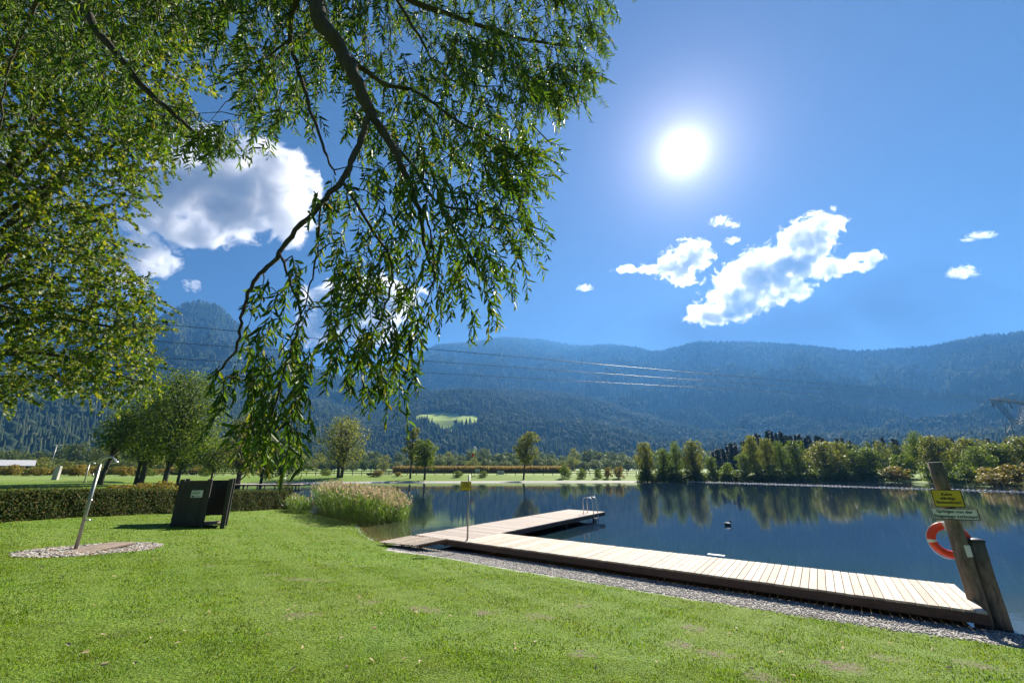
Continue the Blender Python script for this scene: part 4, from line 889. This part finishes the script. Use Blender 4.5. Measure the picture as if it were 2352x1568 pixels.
# ------------------------------------------------------------------ reeds
def reeds(name, poly, n, h0, h1, label, plume=.25, wdh=.022, lean=.12):
    P = np.array(poly); lo, hi = P.min(0), P.max(0); X = rng.uniform(lo[0], hi[0], n * 3); Y = rng.uniform(lo[1], hi[1], n * 3); ok = in_poly(X, Y, P); X, Y = X[ok][:n], Y[ok][:n]; n = len(X)
    Z = np.maximum(ground_z(X, Y), -.3); H = h0 + (h1 - h0) * rng.beta(2.2, 1.6, n); H = H * (1 + .16 * wob(X, Y, 1.4)) * (1 - .3 * np.clip((X + 8) / 3, 0, 1) * (h0 > 1)); B = np.stack([X, Y, Z], 1)
    T = unit(np.stack([rng.normal(0, lean, n), rng.normal(0, lean, n), np.ones(n)], 1)); a = rng.uniform(0, 6.28, n)
    Ps, Ds, Ns, Ls, Ws = [B], [T], [np.stack([np.cos(a), np.sin(a), 0 * a], 1)], [H * .95], [np.full(n, .012)]
    for k in range(5):
        f = rng.uniform(.15, .9, n)[:, None]; a = rng.uniform(0, 6.28, n); up = rng.uniform(.5, 1.8, n)
        D = unit(np.stack([np.cos(a), np.sin(a), up], 1)); Ps.append(B + T * (H[:, None] * f)); Ds.append(D); Ns.append(unit(rng.normal(0, .4, (n, 3)) + np.array([0, 0, 1]))); Ls.append(H * rng.uniform(.16, .3, n)); Ws.append(np.full(n, wdh))
    me1 = leaf_mesh('blades', np.concatenate(Ps), np.concatenate(Ds), np.concatenate(Ns), np.concatenate(Ls), np.concatenate(Ws), M['reed'])
    k = rng.random(n) < plume; m_ = k.sum(); 
    me1.materials.append(M['reed_plume'])
    o = link(name, me1, label=label, cat='reeds', kind='stuff')
    if m_:
        Pp = np.repeat((B + T * H[:, None])[k], 5, 0) + rng.normal(0, .02, (m_ * 5, 3)); Dp = unit(np.repeat(T[k], 5, 0) + rng.normal(0, .35, (m_ * 5, 3)))
        link('plumes', leaf_mesh('plumes', Pp - Dp * .1, Dp, rng.normal(0, 1, (m_ * 5, 3)), .24, .045, M['reed_plume']), o)
    return o
RP = [(-8.3, 21.6), (-6.9, 22.3), (-5.7, 24.0), (-6.3, 26.2), (-8.2, 29.5), (-10.5, 32), (-13.6, 33.0), (-14.2, 31.5), (-12.6, 28.3), (-10.3, 24.2)]
reeds('reed_bed', RP, 5200, 1.35, 1.85, 'dense clump of reeds with pinkish plumes standing in the shallow water', .28, .022, .17)
reeds('shore_grass', [(-14.6, 30.4), (-13.4, 28.6), (-12.2, 27.0), (-13.0, 26.0), (-14.6, 28.2), (-15.4, 30.2)], 700, .5, 1.0, 'loose tuft of tall green grass between the hedge end and the reeds', .02, .03, .3)
reeds('bank_grass', [(-6.6, 19.8), (-6.1, 18.6), (-5.2, 17.3), (-5.4, 17.1), (-6.3, 18.2), (-7.2, 19.9), (-9, 23), (-8.6, 23.1)], 500, .06, .2, 'fringe of short grass along the bay shore', 0, .02, .5)

# ------------------------------------------------------------------ lawn blades (nothing one could count)
def blades(n, y0, y1, hmin, hmax, wdh, xk=1.28):
    y = np.sqrt(rng.uniform(y0 ** 2, y1 ** 2, n)); x = rng.uniform(-1, 1, n) * (y * xk + .6); d = sdist(x, y)
    w_ = np.where((x > -4.2) & (y < 20), 1.95 - .13 * np.clip(x - 3.5, 0, 9), .1)
    keep = d + .25 * wob(x, y, 5) > w_ + rng.exponential(.05, n); keep &= patch_mask(x, y) * .8 < rng.random(n)
    q = np.stack([x - pc[0], y - pc[1]], 1); ca, sa = math.cos(pang), math.sin(pang); qx = q[:, 0] * ca + q[:, 1] * sa; qy = -q[:, 0] * sa + q[:, 1] * ca
    keep &= (qx / ra_) ** 2 + (qy / rb_) ** 2 > .98
    x, y, d = x[keep], y[keep], d[keep]; n = len(x); z = ground_z(x, y, d) - .004
    dens = .75 + .5 * wob(x, y, 2.1, 4); hh_ = rng.uniform(hmin, hmax, n) * np.clip(dens + .25 * wob(x, y, 6), .45, 1.5)
    a = rng.uniform(0, 6.28, n); tl = rng.uniform(.1, .95, n); D = unit(np.stack([np.cos(a) * tl, np.sin(a) * tl, np.ones(n)], 1)); S = np.stack([-np.sin(a), np.cos(a), 0 * a], 1) * (wdh * rng.uniform(.6, 1.2, n))[:, None] / 2
    B = np.stack([x, y, z], 1); mid_ = B + np.stack([np.cos(a) * tl * .3, np.sin(a) * tl * .3, np.ones(n) * .62], 1) * hh_[:, None]; tip = B + D * hh_[:, None] * np.array([1.15, 1.15, .95])
    V = np.stack([B - S, B + S, mid_ + S * .8, tip, mid_ - S * .8], 1); F = np.array([[0, 1, 2], [0, 2, 4], [4, 2, 3]]); F = (F[None] + (np.arange(n) * 5)[:, None, None]).reshape(-1, 3)
    return V.reshape(-1, 3), F
parts = [blades(200000, 2.6, 5.5, .018, .04, .006), blades(200000, 5.5, 11, .02, .043, .01), blades(120000, 11, 20, .025, .055, .02), blades(90000, 20, 42, .03, .06, .04)]
o_ = 0; VV = []; FF = []
for V, F in parts: VV.append(V); FF.append(F + o_); o_ += len(V)
link('lawn_grass', mesh_np('lawn_grass', np.concatenate(VV), np.concatenate(FF), M['grass']), label='short mown grass covering the near lawn', cat='grass', kind='stuff')
# gravel stones in front of the deck
n = 16000; s_ = rng.uniform(-2.2, 12.6, n); k_ = rng.uniform(-1.3, .45, n); X = A0[0] + NV[0] * s_ + DV[0] * k_; Y = A0[1] + NV[1] * s_ + DV[1] * k_
d = sdist(X, Y); w_ = 1.95 - .13 * np.clip(X - 3.5, 0, 9); ok = (d < w_ + rng.normal(0, .08, n)) & (d > -.1); X, Y, d = X[ok], Y[ok], d[ok]; n = len(X)
base = np.array([(1, 0, 0), (-.5, .87, 0), (-.5, -.87, 0), (.1, 0, .8), (0, 0, -.5)]); FFt = np.array([(0, 1, 3), (1, 2, 3), (2, 0, 3), (1, 0, 4), (2, 1, 4), (0, 2, 4)])
sz = rng.uniform(.012, .03, n); th = rng.uniform(0, 6.28, n); Bx = base[None] * sz[:, None, None]; c, s2_ = np.cos(th)[:, None], np.sin(th)[:, None]
V = np.stack([Bx[:, :, 0] * c - Bx[:, :, 1] * s2_ + X[:, None], Bx[:, :, 0] * s2_ + Bx[:, :, 1] * c + Y[:, None], Bx[:, :, 2] + (ground_z(X, Y, d) + .004)[:, None]], 2)
link('gravel_strip', mesh_np('gravel_strip', V.reshape(-1, 3), (FFt[None] + (np.arange(n) * 5)[:, None, None]).reshape(-1, 3), M['stone']), label='strip of grey gravel between the lawn and the bathing deck', cat='gravel', kind='stuff')
# fallen leaves
n = 70; u = rng.uniform(100, 2200, n); v = rng.uniform(1270, 1560, n); P = np.array([foot(a, b) for a, b in zip(u, v)]); P[:, 2] += .035
link('fallen_leaves', leaf_mesh('fallen_leaves', P, rng.normal(0, 1, (n, 3)) * [1, 1, .2], rng.normal(0, .4, (n, 3)) + [0, 0, 1], .07, .035, M['reed_plume'], 'leaf'), label='few dry pale leaves scattered over the lawn', cat='leaves', kind='stuff')

# ------------------------------------------------------------------ far things
# jetty at the left
ja = at_z(536, 1112.2, .5); jb = at_z(696, 1111.6, .5); jd = unit((jb - ja)[:2]); jl = np.linalg.norm((jb - ja)[:2]); print('jetty', ja, jb)
e = empty('far_jetty', (ja[0], ja[1], 0), math.atan2(jd[1], jd[0]), label='narrow pale jetty on dark trestles beyond the hedge', cat='jetty'); mb = MB(); n = int(jl / .2)
for i in range(n): mb.box(((i + .5) * jl / n, 0, .5), (jl / n - .012, 1.5, .05))
mb.build('planking', M['deck'], e); MB().box((jl / 2, -.73, .4), (jl, .05, .14)).box((jl / 2, .73, .4), (jl, .05, .14)).build('side_boards', M['deck_side'], e)
for i in range(4):
    x = jl * (i + .55) / 4
    t_ = MB()
    for y in (-.6, .6):
        t_.tube([(x - .2, y, -1.5), (x - .1, y, .46)], .09, 8).tube([(x + .45, y, -1.5), (x + .35, y, .46)], .09, 8)
    t_.bar((x - .25, -.6, .36), (x + .5, -.6, .36), .12).bar((x - .25, .6, .36), (x + .5, .6, .36), .12); t_.build('trestle', M['deck_side'], e)
lj = (ja + (jb - ja) * .68); ladder('bathing_ladder', (lj[0], lj[1] + .75, .52), math.atan2(jd[1], jd[0]) + R(90), 'small distant steel ladder on the far jetty', 1.3)
# float line
fpts = [at_z(u, v, .03) for u, v in [(1545, 1104.6), (1706, 1109), (1999, 1118), (2375, 1130)]]
e = empty('float_line', tuple(fpts[0]), 0, label='line of small white floats strung across the right half of the lake', cat='float line')
fp0 = fpts[0]; seg = [np.linalg.norm(b - a) for a, b in zip(fpts[:-1], fpts[1:])]; tot = sum(seg)
def along(s):
    for a, b, l in zip(fpts[:-1], fpts[1:], seg):
        if s <= l: return a + (b - a) * s / l
        s -= l
    return fpts[-1]
MB().tube([along(tot * i / 40) - fp0 + np.array([0, .12 * math.sin(i * .9), 0]) for i in range(41)], .025, 5).build('rope', M['white'], e)
fm = MB().lathe([(.03, -.19), (.09, -.14), (.12, 0), (.09, .14), (.03, .19)], n=8).mesh('float', M['white'])
for i in range(98):
    p = along(tot * (i + .5) / 98) - fp0; o = link('float', fm, e, (p[0], p[1] + .12 * math.sin((i + .5) / 98 * 36), .01)); o.rotation_euler = (R(90), 0, rng.uniform(-.5, .5) + R(55)); s_ = rng.uniform(.45, .85); o.scale = (s_, s_, s_)
# duck
dk = at_z(1672, 1206, 0); e = empty('duck', tuple(dk), R(20), label='lone dark duck swimming beyond the bathing deck', cat='duck')
V = []; prof_ = [(-.24, .015, .09), (-.17, .06, .075), (-.08, .095, .06), (.04, .1, .055), (.13, .07, .07), (.165, .045, .12), (.18, .038, .17), (.2, .042, .205), (.235, .035, .21), (.255, .012, .2)]
MB().tube([(x, 0, z) for x, r_, z in prof_], [r_ for x, r_, z in prof_], 12).build('body', M['duck'], e)
MB().tube([(.25, 0, .205), (.29, 0, .195), (.315, 0, .19)], [.014, .014, .008], 8).build('bill', M['yellow'], e)
MB().tube([(-.12, .06, .1), (.06, .085, .09)], [.03, .035], 8).tube([(-.12, -.06, .1), (.06, -.085, .09)], [.03, .035], 8).build('wings', M['white'], e)
# windsock
wp = at_y(1092, 1086, 125); wt = at_y(1090, 1027, 125)[2]; e = empty('windsock', (wp[0], wp[1], gz(wp[0], wp[1])), 0, label='white and red windsock drooping on a thin mast above the maize', cat='windsock'); hw = wt - gz(wp[0], wp[1])
MB().tube([(0, 0, 0), (0, 0, hw)], .05, 8).build('mast', M['galv'], e); MB().tube([(-.06, 0, hw - .05), (-.35, 0, hw - .35), (-.75, 0, hw - 1.7)], [.55, .55, .42], 14).build('sock', M['white'], e)
MB().tube([(-.75, 0, hw - 1.7), (-.95, 0, hw - 2.5)], [.42, .34], 14).build('sock_end', M['fabric_red'], e)
# notice board, banners, trough
nb = at_y(1096.5, 1090, 97); e = empty('notice_board', (nb[0], 97, gz(nb[0], 97)), 0, label='small roofed notice board on two posts in the fence gap', cat='notice board')
for x in (-.62, .62): MB().box((x, 0, .75), (.09, .09, 1.9)).build('post', M['old_wood'], e)
MB().box((0, 0, 1.15), (1.2, .05, .75)).build('panel', M['roof_grey'], e); MB().box((0, 0, 1.72), (1.7, .5, .07)).box((0, 0, 1.78), (1.5, .25, .05)).build('roof', M['old_wood'], e)
for i in range(3): MB().box((-.36 + .36 * i, -.032, 1.15), (.26, .01, .5)).build('poster', M['white'], e)
bn = at_y(1150, 1087, 98.6); e = empty('banner', (bn[0], 98.75, gz(bn[0], 98.7)), 0, label='white banner with red lettering fixed to the far fence', cat='banner')
MB().box((0, 0, .6), (1.55, .02, .85)).build('cloth', M['white'], e); MB().tube([(-.15, -.015, .85), (.0, -.015, .92), (.15, -.015, .85)], .03, 6).build('emblem', M['fabric_red'], e); MB().box((0, -.014, .62), (1.0, .006, .1)).box((0, -.014, .42), (1.2, .006, .07)).build('print_line', M['dark_metal'], e)
for x in (-.74, .74): MB().box((x, .04, .5), (.05, .05, 1.1)).build('stake', M['old_wood'], e)
gt = at_y(891, 1090, 98.6); e = empty('gate', (gt[0], 98.6, gz(gt[0], 98.6)), 0, label='pale pinkish wooden gate in the far fence, left of the slender tree', cat='gate')
for z in (.25, .5, .75, 1.0): MB().box((0, 0, z), (1.9, .04, .14)).build('bar', M['pale_wood'], e)
for x in (-.95, .95): MB().box((x, 0, .62), (.1, .1, 1.35)).build('post', M['pale_wood'], e)
tg = at_y(855, 1092, 96); e = empty('stone_trough', (tg[0], 96, gz(tg[0], 96)), 0, label='low dark trough under a bush before the far fence', cat='trough')
MB().box((0, 0, .22), (2.4, .7, .14), bev=.03).box((-1.13, 0, .4), (.14, .7, .25)).box((1.13, 0, .4), (.14, .7, .25)).box((0, -.28, .4), (2.12, .12, .25)).box((0, .28, .4), (2.12, .12, .25)).build('basin', M['dark_metal'], e)
MB().box((-.8, 0, .07), (.25, .5, .16)).box((.8, 0, .07), (.25, .5, .16)).build('feet', M['concrete'], e)
# left background: barn roof, stone, lamp
bb = at_y(10, 1085, 105); e = empty('farm_shed', (bb[0], 105, gz(bb[0], 105)), R(48), label='low shed with a pale grey roof at the far left edge', cat='shed')
MB().box((-2.8, 3, 1.1), (13.4, 6, 2.2)).build('wall', M['old_wood'], e); MB().add([(-10, -.6, 2.2), (4.6, -.6, 2.2), (4.6, 3, 3.6), (-10, 3, 3.6), (4.6, 6.6, 2.2), (-10, 6.6, 2.2), (-10, -.6, 2.05), (4.6, -.6, 2.05), (4.6, 6.6, 2.05), (-10, 6.6, 2.05)],
      [(0, 1, 2, 3), (3, 2, 4, 5), (6, 9, 8, 7), (0, 6, 7, 1), (5, 4, 8, 9), (1, 7, 8, 4, 2), (0, 3, 5, 9, 6)]).build('roof', M['roof_grey'], e)
MB().box((2.5, -.03, 1), (1.8, .06, 1.9)).build('door', M['deck_side'], e)
st = at_y(127, 1098, 62); e = empty('marker_stone', (st[0], 62, gz(st[0], 62)), R(15), label='upright pale stone slab on the lawn beyond the hedge', cat='stone')
MB().box((0, 0, .9), (.62, .45, 2.0), bev=.05).build('slab', M['concrete'], e)
lm = at_y(119, 1060, 120); lt_ = at_y(124, 1022, 120); e = empty('lamp_post', (lm[0], 120, gz(lm[0], 120)), 0, label='grey lamp post with a double head rising from the left trees', cat='lamp post'); hl = lt_[2] - gz(lm[0], 120)
MB().tube([(0, 0, 0), (0, 0, hl)], [.1, .06], 8).build('mast', M['galv'], e)
for s_ in (-1, 1): MB().box((s_ * .65, 0, hl + .02), (.8, .3, .14), bev=.04).build('lamp_head', M['roof_grey'], e)

# ------------------------------------------------------------------ pylon and power lines
TX = at_t(2272, 918, 158); TC = np.array([TX[0] + 15, TX[1] + 6]); zt = TX[2]; tb_ = gz(TC[0], TC[1])
ax = unit(np.array([15., 6.])); e = empty('power_pylon', (TC[0], TC[1], tb_), math.atan2(ax[1], ax[0]), label='dark steel lattice pylon whose crossarm enters at the right edge', cat='pylon')
H0 = zt - tb_
def truss(mb, a, b, wa, wb, n, r=.09, up=(0, 0, 1)):
    a = Vector(a); b = Vector(b); d = (b - a).normalized(); s = d.cross(Vector((0, 1, 0))).normalized() if abs(d.y) < .9 else Vector((1, 0, 0)); t_ = Vector((0, 1, 0))
    def cor(f): w_ = wa + (wb - wa) * f; c = a + (b - a) * f; return [c + s * w_ + t_ * w_, c - s * w_ + t_ * w_, c - s * w_ - t_ * w_, c + s * w_ - t_ * w_]
    for i in range(n):
        p, q = cor(i / n), cor((i + 1) / n)
        for k in range(4):
            mb.bar(p[k], q[k], r * 1.3); mb.bar(p[k], q[(k + 1) % 4], r * .8); mb.bar(p[k], p[(k + 1) % 4], r * .7)
arm = MB(); truss(arm, (-15, 0, H0), (-9, 0, H0 + .6), .1, .6, 3, .06); truss(arm, (-9, 0, H0 + .6), (9, 0, H0 + .6), .6, .6, 9, .06); truss(arm, (9, 0, H0 + .6), (15, 0, H0), .6, .1, 3, .06); arm.build('crossarm', M['dark_metal'], e)
leg = MB(); truss(leg, (-11.2, 0, H0), (-1.6, 0, H0 - 8.5), .7, .55, 6, .06); leg.build('fork', M['dark_metal'], e); leg = MB(); truss(leg, (11.2, 0, H0), (1.6, 0, H0 - 8.5), .7, .55, 6, .06); leg.build('fork', M['dark_metal'], e)
bod = MB(); truss(bod, (0, 0, H0 - 8.5), (0, 0, 0), 2.6, 4.2, 5, .12); bod.build('tower_body', M['dark_metal'], e)
for x in (-14.8, 0, 14.8):
    i_ = MB()
    for s_ in (-.35, .35): i_.tube([(x + s_, 0, H0), (x + s_ + .2, 0, H0 - 2.6)], .09, 6)
    i_.tube([(x - .2, 0, H0 - 2.6), (x + .6, 0, H0 - 2.6)], .07, 6); i_.build('insulator', M['dark_metal'], e)
def wire(uL, vL, tL, uR, vR, tR, label, sag=.6):
    a = at_t(uL, vL, tL); b = at_t(uR, vR, tR); a = a + (a - b) * .35; pts = []
    for i in range(61): f = i / 60; p = a + (b - a) * f; pts.append(p - a - np.array([0, 0, sag * 4 * f * (1 - f)]))
    o = MB().tube(pts, .06, 6).build('power_line', M['dark_metal'], None, tuple(a), label=label, cat='power line', group='power lines to the pylon'); return o
wire(360, 738, 75, 2292, 915, 157, 'topmost of the three power lines crossing before the mountains')
wire(345, 778, 87, 2400, 926, 172, 'middle one of the three power lines crossing before the mountains')
wire(375, 818, 100, 2500, 935, 185, 'lowest of the three power lines crossing before the mountains')

# ------------------------------------------------------------------ clouds
def cloud_mat(bl, dens, seed, sc, amp=3.6):
    """the cloud's droplets thin out from the middle of each billow, torn by noise; bl: (centre, radii) in the cloud's own axes"""
    m, t = newmat('cloud'); N = NT(t); P = N.n('ShaderNodeTexCoord').outputs['Object']; acc = None
    for c, rd in bl:
        a = N.n('ShaderNodeVectorMath', {0: P, 1: tuple(c)}, operation='SUBTRACT').outputs[0]; b = N.n('ShaderNodeVectorMath', {0: a, 1: tuple(rd)}, operation='DIVIDE').outputs[0]
        l = N.math('SUBTRACT', 1.0, N.n('ShaderNodeVectorMath', {0: b}, operation='LENGTH').outputs['Value'])
        acc = l if acc is None else N.math('SMOOTH_MAX', acc, l, .25)
    n1 = N.noise(1 / (sc * 1.1), 7, .62, N.n('ShaderNodeVectorMath', {0: P, 1: (seed * 371., seed * 97., 0.)}, operation='ADD').outputs[0], .6)
    v = N.math('ADD', acc, N.math('MULTIPLY', N.math('SUBTRACT', n1.outputs[0], .53), amp))
    d = N.n('ShaderNodeMapRange', {0: v, 1: .0, 2: .5, 3: 0.0, 4: dens}).outputs[0]
    N.out(None, N.n('ShaderNodeVolumePrincipled', {'Color': (.95, .95, .97, 1), 'Density': d, 'Anisotropy': .45}).outputs[0]); m.cycles.volume_step_rate = .22; return m
def cloud(blobs, dist, label, seed=0, vox=1.0, dens=.022, amp=3.6):
    """blobs in photo pixels (u, v, ru, rv); all at one horizontal distance, as thick as they are tall"""
    us = np.mean([b[0] for b in blobs]); vs = np.mean([b[1] for b in blobs]); r = ray(us, vs); tt = dist / np.hypot(r[0], r[1]); cen = at_t(us, vs, tt)
    r = r / np.linalg.norm(r); f0 = np.array([0, cP, sP]); px = tt / FPX; right = np.array([1., 0, 0]); up = np.array([0, -sP, cP]); Mx = Matrix((right, f0, up)).transposed().to_4x4(); import bmesh
    bm = bmesh.new(); bl = []
    for (u, v, ru, rv) in blobs:
        p = at_t(u, v, tt) - cen; q = Vector((p @ right, p @ f0, p @ up)); rd = Vector((ru * px * 1.12, (ru + rv) / 2 * px, rv * px * 1.15)); bl.append((q, rd))
        bmesh.ops.create_icosphere(bm, subdivisions=2, radius=1, matrix=Matrix.Translation(q) @ Matrix.Diagonal((rd[0] * 1.45, rd[1] * 1.45, rd[2] * 1.45, 1)))
    me = bpy.data.meshes.new('c'); bm.to_mesh(me); bm.free(); o = bpy.data.objects.new('c', me); C.objects.link(o); size = np.mean([b[3] for b in blobs]) * px
    rm = o.modifiers.new('r', 'REMESH'); rm.mode = 'VOXEL'; rm.voxel_size = size / 4
    bpy.context.view_layer.update(); me2 = bpy.data.meshes.new_from_object(o.evaluated_get(bpy.context.evaluated_depsgraph_get())); bpy.data.objects.remove(o)
    me2.materials.clear(); me2.materials.append(cloud_mat(bl, dens, seed, size, amp)); co = link('cloud', me2, None, tuple(cen), label=label, cat='cloud', group='clouds'); co.rotation_euler = (PITCH, 0, 0); return co
cloud([(1890, 515, 38, 26), (1850, 555, 55, 36), (1800, 610, 75, 45), (1740, 640, 70, 38), (1700, 690, 70, 35), (1640, 722, 55, 22), (1790, 665, 50, 30), (1900, 610, 38, 22), (1950, 610, 40, 14), (1995, 590, 35, 12), (1665, 640, 22, 18)], 5200, 'largest white cloud right of the sun, with grey core', 1)
cloud([(1590, 585, 38, 30), (1555, 610, 42, 28), (1500, 615, 28, 12), (1440, 618, 28, 9), (1570, 645, 35, 12)], 5200, 'white cloud below the sun with a tail to the left', 2)
cloud([(1655, 508, 18, 9), (1680, 516, 16, 6)], 5000, 'small wisp of cloud directly below the sun', 3, .7, .010, 5.5)
cloud([(1682, 552, 14, 7)], 5000, 'tiniest cloud between the wisp and the two large clouds', 4, .6, .010, 5.5)
cloud([(1343, 661, 15, 7)], 5200, 'tiny cloud low over the ridge in the middle', 5, .6, .010, 5.5)
cloud([(2255, 540, 24, 7), (2225, 550, 14, 4)], 5200, 'upper thin cloud near the right edge', 6, .7, .010, 5.5)
cloud([(2210, 625, 26, 12)], 5200, 'lower faint cloud near the right edge', 7, .7, .010, 5.5)
cloud([(430, 440, 110, 80), (540, 420, 110, 80), (600, 460, 100, 70), (500, 480, 120, 60), (620, 380, 70, 50), (380, 500, 80, 50), (660, 500, 50, 50), (440, 540, 70, 25)], 4200, 'big grey bottomed cloud between the left tree and the willow', 8, 1, .016)
cloud([(330, 590, 60, 45), (280, 620, 60, 40), (350, 620, 35, 22)], 4200, 'cloud partly hidden by the left tree, above the mountain', 9)
cloud([(440, 655, 16, 12)], 4600, 'small round cloud above the left peak', 10, .6, .010, 5.5)
cloud([(800, 710, 90, 50), (880, 690, 70, 50), (740, 750, 50, 40), (860, 760, 60, 30)], 5200, 'white cloud seen through the hanging willow twigs', 11)
cloud([(50, 500, 120, 60), (-60, 420, 150, 90), (120, 560, 80, 40)], 4200, 'cloud bank behind the left tree crown', 12)

# ------------------------------------------------------------------ haze
m, t = newmat('haze'); N = NT(t)
N.out(None, N.n('ShaderNodeVolumePrincipled', {'Color': (.14, .42, .95, 1), 'Density': .000112, 'Anisotropy': .35}).outputs[0]); M['haze'] = m
MB().box((0, 2350, 672), (11000, 5000, 1350)).build('haze', m, kind='stuff', label='thin blue haze filling the valley')

# ------------------------------------------------------------------ where each of a long row stands, counted in the view
def ordinal(n): return str(n) + ('th' if 10 <= n % 100 <= 20 else {1: 'st', 2: 'nd', 3: 'rd'}.get(n % 10, 'th'))
rows = {}
for o in list(C.objects):
    if o.parent is None and 'label' in o and 'group' in o: rows.setdefault((o['group'], o['label']), []).append(o)
for (g_, l_), os_ in rows.items():
    if len(os_) > 2:
        os_.sort(key=lambda o: o.location.x / max(o.location.y, .1))
        for i, o in enumerate(os_): o['label'] = l_ + ', ' + ordinal(i + 1) + ' from the left'
